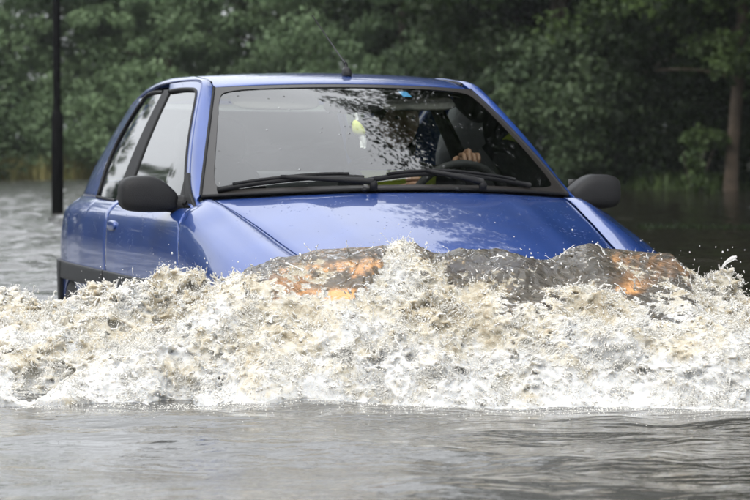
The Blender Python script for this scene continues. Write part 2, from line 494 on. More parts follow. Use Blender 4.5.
left = (1 - smooth(-.5, 2.5, WX)) * smooth(-9, -6.5, WX) * smooth(9, 13, WY) * (1 - smooth(58, 70, WY))
WZ = waves(WX, WY) * np.maximum(0.15 + 0.85 * near, 1.75 * left)
WZ[WY < 2.6] = 0
F = np.array(grid_faces(len(wy), len(wx)))
cxy = np.stack([WX.ravel()[F].mean(1), WY.ravel()[F].mean(1)], 1)
lx, ly = car_local(cxy[:, 0], cxy[:, 1])
keep = ~((np.abs(lx) < 1.55) & (np.abs(ly) < 0.66))
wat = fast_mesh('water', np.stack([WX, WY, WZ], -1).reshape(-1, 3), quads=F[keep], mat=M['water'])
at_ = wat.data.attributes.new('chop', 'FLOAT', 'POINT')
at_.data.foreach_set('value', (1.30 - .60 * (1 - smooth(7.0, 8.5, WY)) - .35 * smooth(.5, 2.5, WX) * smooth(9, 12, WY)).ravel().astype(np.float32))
# painted into the colour: pale sky reflection ahead and left, dark tree reflection right
at_ = wat.data.attributes.new('painted_refl', 'FLOAT', 'POINT')
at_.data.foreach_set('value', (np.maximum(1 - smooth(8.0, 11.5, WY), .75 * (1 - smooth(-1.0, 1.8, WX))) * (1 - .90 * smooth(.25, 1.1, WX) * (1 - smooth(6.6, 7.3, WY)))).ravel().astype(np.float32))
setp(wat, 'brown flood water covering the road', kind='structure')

# ------------------------------------------------------------------ trees, shrubs, reeds
def leaves_mesh(name, centers, radii, n_per, size, mat, flat=0.55, seed=0):
    r = np.random.default_rng(seed)
    C = np.repeat(np.asarray(centers), n_per, axis=0); R = np.repeat(np.asarray(radii), n_per)
    n = len(C)
    d = r.normal(size=(n, 3)); d /= np.linalg.norm(d, axis=1)[:, None]
    P = C + d * (R * r.random(n) ** .45)[:, None] * np.array([1, 1, flat])
    nr = d * .6 + r.normal(size=(n, 3)) * .5 + np.array([0, 0, .6]); nr /= np.linalg.norm(nr, axis=1)[:, None]
    a = np.cross(nr, r.normal(size=(n, 3))); a /= np.linalg.norm(a, axis=1)[:, None]
    b = np.cross(nr, a)
    s = (size * (.6 + .8 * r.random(n)))[:, None]
    w = s * .34
    droop = np.array([0, 0, -1]) * s * .18
    V = np.stack([P - a * s * .5, P + b * w + nr * s * .06, P + a * s * .5 + droop, P - b * w + nr * s * .06], 1).reshape(-1, 3)
    i = np.arange(n) * 4
    T = np.stack([np.stack([i, i + 1, i + 2], 1), np.stack([i, i + 2, i + 3], 1)], 1).reshape(-1, 3)
    o = fast_mesh(name, V, tris=T, mat=mat, smooth=False)
    cv = np.repeat(r.random(len(centers)), n_per) * .6 + r.random(n) * .4
    at = o.data.attributes.new('var', 'FLOAT', 'POINT'); at.data.foreach_set('value', np.repeat(cv, 4).astype(np.float32))
    return o

def make_tree(seed, h, rad, base, leafmat, bark, nclump, nper, size, trunk_r, lean=0.0, low=.16):
    """trunk with limbs (one mesh) and a crown of leaf clumps hung round them; returns the pair of meshes' objects"""
    r = np.random.default_rng(seed)
    mb = MB()
    top = np.array([lean * h, r.normal() * .03 * h, h * .92])
    path = poly([(0, 0, -.5), (lean * h * .25 + r.normal() * .1, r.normal() * .1, h * .3), (lean * h * .6, r.normal() * .2, h * .62), top], 14)
    mb.tube(path, np.linspace(trunk_r, trunk_r * .18, 14) * np.r_[1.25, 1.08, np.ones(12)], 9)
    ends = []
    for k in range(15):
        t = low + (.94 - low) * (k + r.random()) / 15
        p0 = path[min(13, int(t * 13))]
        az = r.random() * 6.28; ln = rad * (1 - .5 * abs(t - .45)) * (.6 + .5 * r.random()) * (1.0 if t < .7 else .7)
        p1 = p0 + np.array([math.cos(az) * ln * .5, math.sin(az) * ln * .5, ln * .16])
        p2 = p0 + np.array([math.cos(az) * ln, math.sin(az) * ln, ln * (.25 if t > .4 else -.05)])
        mb.tube(poly([p0, p1, p2], 6), np.linspace(trunk_r * .36, trunk_r * .07, 6), 5)
        ends.append((p0, p1, p2))
    C, R = [], []
    for k in range(nclump):
        if k % 3 == 0:
            e = ends[r.integers(len(ends))]; q = r.random()
            c = e[1] * (1 - q) + e[2] * q + r.normal(size=3) * .35
        else:
            d = r.normal(size=3); d /= np.linalg.norm(d)
            zc = base + (h - base) * .5
            c = np.array([lean * h * .5, 0, zc]) + d * np.array([rad, rad, (h - base) * .52]) * (.45 + .55 * r.random() ** .6)
            c[:2] *= 1.0 + .28 * math.sin(3 * math.atan2(c[1], c[0]) + seed + c[2])
        if c[2] < base * .6 + .1: c[2] = base * .6 + .1 + r.random()
        C.append(c); R.append(.35 + .45 * r.random())
    tr = mb.build('trunk', bark)
    cr = leaves_mesh('crown', C, R, nper, size, leafmat, seed=seed)
    return tr, cr

def plant_tree(proto, loc, rz, sc, name, label, cat, group=None, crown_mat=None):
    root = empty(name, loc, rz); root.scale = sc
    setp(root, label, cat, group)
    for o in proto:
        c = o.copy(); COL.objects.link(c); c.parent = root
        c.name = o.name.split('.')[0]
        if crown_mat is not None and c.name.startswith('crown'):
            c.material_slots[0].link = 'OBJECT'; c.material_slots[0].material = crown_mat
    return root

protos = [
    make_tree(1, 12.0, 3.4, 1.0, M['leaf_mid'], M['bark'], 230, 190, .125, .20),
    make_tree(2, 10.5, 3.0, .6, M['leaf_shaded'], M['bark'], 220, 190, .12, .18, .03),
    make_tree(3, 13.5, 3.6, 1.8, M['leaf_mid'], M['barkpale'], 170, 190, .125, .17, -.04),
    make_tree(4, 9.0, 2.8, .4, M['leaf_light'], M['bark'], 200, 190, .115, .15),
    make_tree(5, 12.5, 3.9, 3.2, M['leaf_shaded'], M['bark'], 250, 170, .115, .20, 0.0, .42),
]
shrubs = [
    make_tree(11, 3.2, 1.7, .1, M['leaf_mid'], M['bark'], 120, 60, .13, .05),
    make_tree(12, 2.4, 1.5, .1, M['leaf_light'], M['bark'], 100, 60, .11, .04),
    make_tree(13, 4.0, 1.9, .2, M['leaf_shaded'], M['bark'], 140, 60, .14, .06),
]
for pr in protos + shrubs:
    for o in pr: COL.objects.unlink(o)

def px(xp, d): return (xp - 375) / 2600 * d
# (photo x, distance, prototype, scale, colour, what sets it apart)
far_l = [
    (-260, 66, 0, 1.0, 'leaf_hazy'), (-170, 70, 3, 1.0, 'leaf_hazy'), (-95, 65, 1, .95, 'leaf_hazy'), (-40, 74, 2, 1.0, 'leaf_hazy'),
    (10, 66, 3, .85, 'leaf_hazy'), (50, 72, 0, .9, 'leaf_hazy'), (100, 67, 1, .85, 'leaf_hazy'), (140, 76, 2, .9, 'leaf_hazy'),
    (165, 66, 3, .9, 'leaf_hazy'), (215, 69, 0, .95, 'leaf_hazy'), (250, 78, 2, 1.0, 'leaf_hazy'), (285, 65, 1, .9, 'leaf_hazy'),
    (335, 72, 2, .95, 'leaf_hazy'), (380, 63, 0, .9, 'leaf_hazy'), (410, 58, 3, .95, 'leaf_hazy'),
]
far_r = [
    (450, 60, 1, 1.43, 'leaf_shaded'), (490, 56, 2, 1.37, 'leaf_shaded'), (520, 63, 0, 1.43, 'leaf_shaded'), (560, 54, 1, 1.37, 'leaf_shaded'), (575, 66, 2, 1.56, 'leaf_shaded'),
    (610, 57, 0, 1.43, 'leaf_shaded'), (650, 62, 1, 1.56, 'leaf_shaded'), (680, 54, 2, 1.43, 'leaf_shaded'), (770, 55, 0, 1.43, 'leaf_shaded'), (800, 50, 1, 1.49, 'leaf_shaded'),
    (860, 47, 2, 1.56, 'leaf_shaded'), (930, 44, 0, 1.56, 'leaf_shaded'),
]
pos_l = 'rising behind the far bank left of the car'
LW = ['broad grey-green tree', 'loose pale green tree', 'dense mid-green tree', 'tall thin-leaved tree']
nl = {}
def tree_label(xp, side):
    if xp < 0: return None
    return None
TL = {10: 'pale green bushy tree at the left edge of the photo behind the bank', 50: 'hazy mid-green tree straight behind the black lamp post',
      100: 'darker low tree just right of the black lamp post', 140: 'tall thin tree farther back above the pale one by the post',
      165: 'pale yellow-green rounded tree left of the car roof on the bank', 215: 'broad mid-green tree behind the front corner of the car roof',
      250: 'tall dark tree farther back behind the roof corner', 285: 'dense green tree behind the car roof left of the aerial',
      335: 'tall tree behind the aerial with sky showing through its crown', 380: 'leafy green tree behind the roof just right of the aerial',
      410: 'bright fresh-green tree above the middle of the car roof', 450: 'dark tree above the right half of the car roof',
      490: 'dark tall tree behind the right end of the car roof', 520: 'deep shaded tree farther back right of the car roof',
      560: 'dark dense tree above the right door mirror, nearer the water', 575: 'very tall dark tree farther back above the right mirror',
      610: 'dark leafy tree just right of the right door mirror', 650: 'tall shaded tree farther back between the mirror and the bare trunk',
      680: 'dark spreading tree just left of the bare brown trunk', 770: 'dark tree at the right edge of the photo behind the bare trunk'}
for i, (xp, d, k, sc, mt) in enumerate(far_l + far_r):
    rz = random.random() * 6.28
    lab = TL.get(xp)
    grp = 'trees along the far bank'
    if lab is None:
        lab = 'grey-green tree on the far bank beyond the left edge of the photo' if xp < 0 else 'dark tree on the near bank beyond the right edge of the photo'
        grp = 'trees left of the photo' if xp < 0 else 'trees right of the photo'
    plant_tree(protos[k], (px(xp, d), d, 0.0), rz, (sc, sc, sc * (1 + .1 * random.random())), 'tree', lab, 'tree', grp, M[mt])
# trees outside the frame, seen only mirrored in the car and the water
for (x, y, k, sc, mt) in ((-15.5, 46, 0, .60, 'leaf_mid'), (-18.5, 42, 1, .62, 'leaf_mid'), (-22, 38, 3, .58, 'leaf_mid'), (-26.5, 34, 0, .55, 'leaf_mid'), (-21, 48, 3, .8, 'leaf_mid'), (-32, 29, 1, .6, 'leaf_mid'), (-14, 55, 2, .7, 'leaf_mid'), (-11.2, 39, 1, .72, 'leaf_mid')):
    plant_tree(protos[k], (x, y, 0), random.random() * 6, (sc, sc, sc), 'tree', 'grey-green tree on the far bank beyond the left edge of the photo', 'tree', 'trees left of the photo', M[mt])
for (x, y, k, sc, mt) in ((6.3, 15.5, 4, 1.25, 'leaf_shaded'), (5.7, 22.5, 4, 1.3, 'leaf_shaded'), (5.9, 19.5, 4, 1.2, 'leaf_shaded'), (6.9, 30, 4, 1.35, 'leaf_shaded'), (11, 34, 1, 1.2, 'leaf_shaded'), (8.0, 10.0, 2, 1.1, 'leaf_shaded'), (12.5, 16, 0, 1.2, 'leaf_shaded'), (14, 24, 1, 1.2, 'leaf_shaded')):
    plant_tree(protos[k], (x, y, -.3), random.random() * 6, (sc, sc, sc), 'tree', 'dark tree on the near bank beyond the right edge of the photo', 'tree', 'trees right of the photo', M[mt])

# undergrowth on the bank
SH = []
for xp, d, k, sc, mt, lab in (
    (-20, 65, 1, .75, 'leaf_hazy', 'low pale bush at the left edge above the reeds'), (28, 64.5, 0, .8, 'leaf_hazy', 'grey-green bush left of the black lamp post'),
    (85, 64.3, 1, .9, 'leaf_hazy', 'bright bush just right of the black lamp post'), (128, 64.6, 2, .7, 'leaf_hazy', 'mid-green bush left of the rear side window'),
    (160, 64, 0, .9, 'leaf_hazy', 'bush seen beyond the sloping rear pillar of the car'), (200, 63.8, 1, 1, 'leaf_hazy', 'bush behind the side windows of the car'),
    (500, 51, 2, .8, 'leaf_shaded', 'dark bush beside the right windscreen pillar'), (545, 50.5, 0, .9, 'leaf_mid', 'lighter green bush behind the lower right windscreen pillar'),
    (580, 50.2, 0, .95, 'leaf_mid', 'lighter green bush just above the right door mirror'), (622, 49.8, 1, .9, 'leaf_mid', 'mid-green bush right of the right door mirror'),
    (655, 49.4, 2, .8, 'leaf_shaded', 'dark bush midway between the mirror and the bare trunk'), (695, 49, 0, .8, 'leaf_shaded', 'dark bush just left of the bare brown trunk'),
    (765, 48.5, 2, .9, 'leaf_shaded', 'dark bush at the right edge behind the bare trunk'), (430, 53, 0, .9, 'leaf_mid', 'bush hidden behind the windscreen of the car'),
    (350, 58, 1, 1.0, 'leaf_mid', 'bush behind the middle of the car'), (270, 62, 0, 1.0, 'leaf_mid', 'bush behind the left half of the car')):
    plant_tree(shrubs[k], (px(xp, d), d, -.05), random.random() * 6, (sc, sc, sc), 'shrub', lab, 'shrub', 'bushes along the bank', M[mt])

for k in range(22):
    x = -11.5 - 1.35 * k; y = float(bank_line(np.array(x))) + 1.5 + .8 * (k % 3)
    s_ = 1.0 + .45 * random.random()
    plant_tree(shrubs[(k * 2) % 3], (x, y, -.05), random.random() * 6, (s_ * 1.2, s_ * 1.2, s_), 'shrub', 'dark bush on the far bank beyond the left edge of the photo', 'shrub', 'bushes left of the photo', M['leaf_mid'])

# the bare-stemmed tree at the right with its leafy side branch
t = empty('tree', (px(730, 47), 47, -.1))
setp(t, 'tree with a bare pale brown trunk standing at the water near the right edge', 'tree')
mb = MB()
mb.tube(poly([(0, 0, -.4), (.03, 0, .6), (.12, 0, 1.8), (.22, .1, 3.2), (.3, .2, 6), (.2, .2, 9)], 18), np.linspace(.128, .06, 18) * np.r_[1.3, 1.12, np.ones(16)], 12)
for (z, az, ln) in ((2.1, 2.7, 1.6), (2.6, -.3, 1.5), (3.4, 1.2, 2), (4.2, 3.6, 2.2), (5.2, .4, 2.2), (6.4, 2.4, 2), (7.5, 5, 1.6)):
    p0 = np.array([.15, .05, z]); p2 = p0 + np.array([math.cos(az) * ln, math.sin(az) * ln, ln * .12])
    mb.tube(poly([p0, (p0 + p2) / 2 + np.array([0, 0, .1]), p2], 6), np.linspace(.05, .01, 6), 6)
mb.build('trunk', M['barkpale'], t)
r = np.random.default_rng(5)
C = [(-.55 + .6 * (r.random() - .5), -.2 + .4 * (r.random() - .5), 1.08 + .16 * (r.random() - .5)) for _ in range(10)]
C += [(.5 + 1.2 * r.normal() * .5, r.normal() * .6 - .3, 2.3 + abs(r.normal()) * .4) for _ in range(30)]
C += [(r.normal() * 1.5, r.normal() * 1.3, 3 + 5.5 * r.random()) for _ in range(150)]
cr = leaves_mesh('crown', C, [.26] * 10 + [.4] * 30 + [.6] * 150, 60, .14, M['leaf_light'], seed=8)
cr.parent = t
# overhanging branch in the upper right corner, nearer the camera
t = empty('tree', (px(905, 30), 30, -.3))
setp(t, 'nearer tree hanging its leafy branches into the upper right corner', 'tree')
mb = MB()
mb.tube(poly([(0, 0, -.4), (0, 0, 2), (.1, 0, 5), (0, 0, 9)], 14), np.linspace(.2, .08, 14), 10)
C, R = [], []
for k in range(9):
    z = 1.9 + .75 * k; az = 3.14 + r.normal() * .5; ln = 1.9 + .8 * r.random() - (.8 if k == 0 else 0)
    p0 = np.array([0, 0, z]); p2 = p0 + np.array([math.cos(az) * ln, math.sin(az) * ln, -.15 * ln]); p1 = (p0 + p2) / 2 + np.array([0, 0, .2])
    q = poly([p0, p1, p2], 8); mb.tube(q, np.linspace(.06, .012, 8), 6)
    for j in range(2, 8):
        for _ in range(3):
            C.append(q[j] + r.normal(size=3) * .2); R.append(.24 + .15 * r.random())
for k in range(120):
    C.append((r.normal() * 1.4 + .6, r.normal() * 1.3, 3.2 + 6 * r.random())); R.append(.6)
mb.build('trunk', M['bark'], t)
cr = leaves_mesh('crown', C, R, 55, .105, M['leaf_light'], seed=9); cr.parent = t

# reeds and verge grass (uncountable)
def blades(name, xs, ys, zs, hs, mat, seed, label):
    r = np.random.default_rng(seed); n = len(xs)
    az = r.random(n) * 6.28; w = .012 + .012 * r.random(n); ben = r.normal(size=(n, 2)) * .22
    b = np.stack([xs, ys, zs], 1); d = np.stack([np.cos(az), np.sin(az), np.zeros(n)], 1) * w[:, None]
    tip = b + np.stack([ben[:, 0] * hs, ben[:, 1] * hs, hs], 1); mid = b + np.stack([ben[:, 0] * hs * .3, ben[:, 1] * hs * .3, hs * .55], 1)
    V = np.stack([b - d, b + d, mid + d * .8, mid - d * .8, tip], 1).reshape(-1, 3)
    i = np.arange(n) * 5
    o = fast_mesh(name, V, quads=np.stack([i, i + 1, i + 2, i + 3], 1), tris=np.stack([i + 3, i + 2, i + 4], 1), mat=mat, smooth=False)
    at = o.data.attributes.new('var', 'FLOAT', 'POINT'); at.data.foreach_set('value', np.repeat(r.random(n), 5).astype(np.float32))
    return setp(o, label, kind='stuff')
r = np.random.default_rng(21)
n = 9000
xs = r.uniform(-14, 1, n); ys = bank_line(xs) + r.normal(size=n) * .5 + .3
dens = .5 + .5 * np.sin(xs * 2.2) * np.sin(xs * .9 + 1)
blades('reeds', xs, ys, np.full(n, -.05), (.32 + .5 * r.random(n)) * (.55 + .6 * dens), M['reed'], 1, 'straw coloured reeds along the far waterline at the left')
n = 5000
xs = r.uniform(2.6, 8, n); ys = bank_line(xs) + r.normal(size=n) * .6
blades('bank_grass', xs, ys, np.full(n, -.1), .15 + .35 * r.random(n), M['leaf_light'], 2, 'dark grass at the waterline under the trees on the right')
n = 2600
xs = r.uniform(2.45, 4.4, n); ys = 24.2 + r.normal(size=n) * .22 + .2 * np.sin(xs * 3)
blades('verge_grass', xs, ys, np.full(n, -.12), .09 + .09 * r.random(n) ** 2, M['leaf_shaded'], 3, 'strip of flooded verge grass just breaking the dark water at the right')
tf = empty('grass_tuft', (px(699, 44), 44, 0)); setp(tf, 'upright green weed standing in the dark water left of the bare trunk', 'plant')
cr = leaves_mesh('foliage', [(r.normal() * .12, r.normal() * .1, .1 + .6 * q) for q in np.linspace(0, 1, 12)], [.12] * 12, 22, .12, M['leaf_light'], flat=1.2, seed=31); cr.parent = tf
mb = MB()
for k in range(4): mb.tube(poly([(r.normal() * .05, 0, -.3), (r.normal() * .1, 0, .3), (r.normal() * .18, 0, .75)], 6), .008, 5)
mb.build('stem', M['bark'], tf)

# ------------------------------------------------------------------ lamp post
lp = empty('lamp_post', (px(57.5, 30.1), 30.1, -.35))
setp(lp, 'black lamp post with a thicker base sleeve standing in the flood left of the car', 'lamp post')
mb = MB(); mb.lathe([(0, -.2), (.069, -.2), (.069, 1.46), (.066, 1.49), (.047, 1.535), (.0465, 1.54)], ax='z', seg=28); mb.build('base_sleeve', M['post'], lp)
mb = MB(); mb.lathe([(.0460, 1.52), (.044, 3.2), (.040, 5.2)], ax='z', seg=24)
mb.tube(poly([(0, 0, 5.15), (0, 0, 5.5), (-.1, -.2, 5.75), (-.25, -.6, 5.85)], 12), .036, 12); mb.build('shaft', M['post'], lp)
mb = MB(); mb.add(*superellipsoid((-.33, -.82, 5.86), (.10, .3, .07), (3, 2.2))); o = mb.build('lamp_head', M['post'], lp)
mb = MB(); mb.box((.066, -.02, .9), (.012, .07, .28)); mb.build('service_hatch', M['post'], lp, bevel=.003)

# ------------------------------------------------------------------ the car (local axes: x forward, y to its left, z up from the road)
car = empty('hatchback_car', CAR_POS, math.atan2(HY, HX))
setp(car, 'blue three-door hatchback ploughing through the flood behind its bow wave', 'car')

f_belt_z = pchip([-1.75, -1.4, -1.0, -.5, .1, .66, .75, 1.0, 1.25, 1.5, 1.74], [.86, .872, .876, .872, .872, .882, .885, .832, .770, .705, .655])
f_belt_y = pchip([-1.75, -1.6, -1.4, -1.0, -.5, .1, .66, .8, 1.0, 1.25, 1.5, 1.66, 1.74], [.655, .69, .718, .742, .748, .748, .722, .712, .706, .695, .662, .615, .56])
f_max_y = pchip([-1.76, -1.7, -1.55, -1.3, -1.0, -.5, .2, .8, 1.13, 1.4, 1.6, 1.7, 1.76], [.715, .748, .773, .788, .795, .797, .797, .795, .795, .782, .745, .70, .63])
f_rail_y = pchip([-1.55, -1.3, -.95, -.5, 0, .7], [.44, .485, .527, .535, .537, .54])
def Yw(x, z):
    """half width of the body shell at side-view position x, z"""
    x = float(x); z = float(z)
    zb = float(f_belt_z(x)); by = float(f_belt_y(x)); my = float(f_max_y(x))
    if z <= zb:
        return float(pchip([.12, .40, min(.66, zb - .10), zb - .052, zb - .020, zb], [my - .07, my - .006, my, my - max(.004, .22 * (my - by)), my - max(.008, .52 * (my - by)), by])(z))
    t = (z - zb) / (1.325 - zb)
    return by - .012 + (float(f_rail_y(x)) - by + .012) * t + .013 * 4 * t * (1 - t)
def lift(P2, s, off=0.0):
    return np.array([[p[0], s * (Yw(p[0], p[1]) + off), p[1]] for p in P2])
def side_patch(b, t, l, r, s, nu=30, nv=14, off=0.0):
    G2 = coons(poly(b, nu), poly(t, nu), poly(l, nv), poly(r, nv))
    return lift(G2.reshape(-1, 2), s, off).reshape(nv, nu, 3)
IN = (0, 0, .75)

# side-view outlines
SEAM_F = [(.735, .20), (.742, .45), (.738, .66), (.690, .83), (.655, .872)]             # front edge of the door
SEAM_UP = [(.655, .880), (.520, .945), (.377, 1.065), (.215, 1.195), (.085, 1.292), (.02, 1.325), (-.08, 1.337), (-.30, 1.341), (-.535, 1.339)]
GL_UP = [(.545, .895), (.475, .945), (.350, 1.050), (.195, 1.180), (.06, 1.280), (-.01, 1.302), (-.10, 1.309), (-.28, 1.312), (-.465, 1.309)]
Q_TOP = [(-.592, 1.309), (-.72, 1.311), (-.86, 1.306), (-.93, 1.285)]
Q_REAR = [(-1.0, .893), (-1.055, 1.03), (-1.035, 1.15), (-.93, 1.285)]
RAIL_O = [(.665, .885), (.528, .952), (.383, 1.074), (.220, 1.204), (.09, 1.301), (.02, 1.334), (-.08, 1.3455), (-.30, 1.349), (-.54, 1.347), (-.75, 1.340), (-.95, 1.318), (-1.18, 1.290), (-1.33, 1.262)]

# windscreen surface
def ws(u, v):
    y0 = .685 * u; b = np.array([.86 - .24 * u * u, y0, .942 - .026 * u * u])
    y1 = .500 * u; t = np.array([.135 - .065 * u * u, y1, 1.322 - .014 * u * u])
    p = b * (1 - v) + t * v
    return p + np.array([.48, 0, .87]) * (.022 * 4 * v * (1 - v)) * (1 - .3 * u * u)
G = np.array([[ws(u, v) for u in np.linspace(-1, 1, 41)] for v in np.linspace(0, 1, 21)])
scr = panel('windscreen', G, M['wind'], car, IN, thick=0)
ring_o, ring_i = [], []
for q in np.linspace(0, 4, 161)[:-1]:
    k = int(q); f = q - k
    u, v = [(-1 + 2 * f, 0), (1, f), (1 - 2 * f, 1), (-1, 1 - f)][k]
    ring_o.append(ws(u, v) + np.array([.5, 0, .86]) * .004)
    # rounded inner corners
    sc_u, sc_v = .935, .5
    ui, vi = u * (.950 + .01 * v), .5 + (v - .5) * .935
    cc = (abs(u) ** 10) * (abs(2 * v - 1) ** 10)
    ui *= 1 - .035 * cc; vi = .5 + (vi - .5) * (1 - .06 * cc)
    ring_i.append(ws(ui, vi) + np.array([.5, 0, .86]) * .003)
mobj('frit_band', np.array(ring_o + ring_i), [(i, (i + 1) % 160, 160 + (i + 1) % 160, 160 + i) for i in range(160)], M['frit'], scr)
mb = MB(); mb.tube([ws(u, 0) + np.array([.006, 0, .002]) for u in np.linspace(-1, 1, 40)], .007, 6)
for s in (-1, 1): mb.tube([ws(s, v) + np.array([0, s * .002, .002]) for v in np.linspace(0, 1, 16)], .0075, 6)
mb.tube([ws(u, 1) + np.array([-.002, 0, .001]) for u in np.linspace(-1, 1, 40)], .004, 6)
mb.build('rubber_seal', M['rubber'], scr)

# roof
f_roof = pchip([-1.42, -1.36, -1.2, -.9, -.6, -.3, -.05, .06, .135], [1.280, 1.307, 1.343, 1.371, 1.382, 1.380, 1.362, 1.345, 1.327])
f_ditch = pchip([-1.42, -1.3, -.9, -.3, .0, .12], [.43, .458, .49, .494, .494, .495])
rows = []
for k in np.linspace(0, 1, 34):
    row = []
    for u in np.linspace(-1, 1, 33):
        x0 = .124 - .065 * u * u; x1 = -1.38 + .10 * u * u
        x = x0 + (x1 - x0) * k
        zz = float(f_roof(x + .065 * u * u * (1 - k))) - .013 * u * u - .005 * u ** 8
        row.append((x, u * float(f_ditch(x)), zz))
    rows.append(row)
roof = panel('roof', np.array(rows), M['paint'], car, (0, 0, .8), thick=.012)
def roof_edge(x):
    k = 0
    return float(f_ditch(x)), float(f_roof(x)) - .034

# aerial
b0 = np.array([-.05, .050, float(f_roof(-.05)) - .002])
ae = MB(); ae.add(*superellipsoid(b0 + np.array([-.005, 0, .016]), (.030, .017, .020), (2.5, 3), 16, 8, lambda p: [p[0] - .35 * p[2], p[1] * (1 - 9 * max(0, p[2])), p[2]]))
ae.tube([b0 + np.array([-.008, 0, .028]), b0 + np.array([-.022, 0, .052])], [.009, .006], 10)
aer = ae.build('aerial', M['plastic'], car)
ae = MB(); ae.tube([b0 + np.array([-.020, 0, .048]), b0 + np.array([-.41, -.02, .252])], [.0034, .0024], 8); ae.build('aerial_mast', M['plastic'], aer)

# bonnet
f_hc = pchip([.60, .85, 1.0, 1.3, 1.55, 1.72, 1.80, 1.83], [.960, .938, .910, .848, .782, .722, .676, .650])
f_he_y = pchip([.62, .68, 1.0, 1.3, 1.6, 1.8], [.652, .648, .606, .566, .525, .49])
f_he_z = pchip([.62, .68, 1.0, 1.3, 1.6, 1.74, 1.80], [.912, .905, .840, .765, .692, .655, .625])
rows = []
for k in np.linspace(0, 1, 36):
    row = []
    for u in np.linspace(-1, 1, 41):
        x0 = .885 - .215 * u * u; x1 = 1.80 - .21 * float(smooth(.50, .80, abs(u)))
        x = x0 + (x1 - x0) * k
        ey, ez, cz = float(f_he_y(x)), float(f_he_z(x)), float(f_hc(x))
        z = ez + (cz - ez) * (1 - abs(u) ** 2.2)
        z += .006 * math.exp(-((abs(u) - .62) / .07) ** 2) * min(1, k * 4 + .1)          # two soft crease lines
        row.append((x, u * ey, z))
    rows.append(row)
bon = panel('bonnet', np.array(rows), M['paint'], car, (1.1, 0, .5), thick=.014)
for s in (-1, 1):
    mb = MB(); mb.add(*superellipsoid((.885, s * .17, .944), (.013, .011, .008), (2, 2), 12, 8)); mb.build('washer_jet', M['rubber'], bon)
# scuttle panel under the wipers
G = []
for v in np.linspace(0, 1, 5):
    G.append([(1 - v) * np.array([.905 - .215 * u * u, .655 * u, .926 - .030 * u * u]) + v * (ws(u, 0.03) - np.array([.0, 0, .016])) - np.array([0, 0, .012 * math.sin(math.pi * v)]) for u in np.linspace(-1, 1, 31)])
panel('scuttle_panel', np.array(G), M['rubber'], car, (.8, 0, .5), thick=.006, bevel=0)

def wiper(px_pts, u_piv, us):
    """arm from a pivot in the scuttle to a blade lying on the screen"""
    piv = ws(u_piv, .0) + np.array([.035, 0, .010])
    bl = np.array([ws(u, v) + np.array([.5, 0, .86]) * .014 for u, v in us])
    w = MB(); w.lathe([(0, 0), (.014, 0), (.014, .022), (.008, .03), (0, .03)], tuple(piv - np.array([0, 0, .006])), 'z', 14)
    mid = (bl[len(bl) // 2] + bl[len(bl) // 2 - 1]) / 2 + np.array([.006, 0, .014])
    a = poly([piv + np.array([0, 0, .020]), piv * .55 + mid * .45 + np.array([.012, 0, .012]), mid], 10)
    w.tube(a, np.linspace(.0125, .007, 10), 8)
    root = w.build('wiper', M['rubber'], car)
    b = MB(); b.tube(poly(bl, 20), .0105, 6)
    hb = poly(bl, 20) + np.array([.004, 0, .011])
    b.tube(hb[2:18], .0065, 6)
    for i in (3, 7, 12, 16): b.tube([hb[i], poly(bl, 20)[i]], .004, 5)
    b.build('wiper_blade', M['rubber'], root)
wiper(None, -.20, [(-.93, .022), (-.75, .055), (-.52, .078), (-.34, .080), (-.22, .066)])
wiper(None, .40, [(-.20, .050), (.0, .085), (.24, .098), (.50, .072), (.74, .030)])

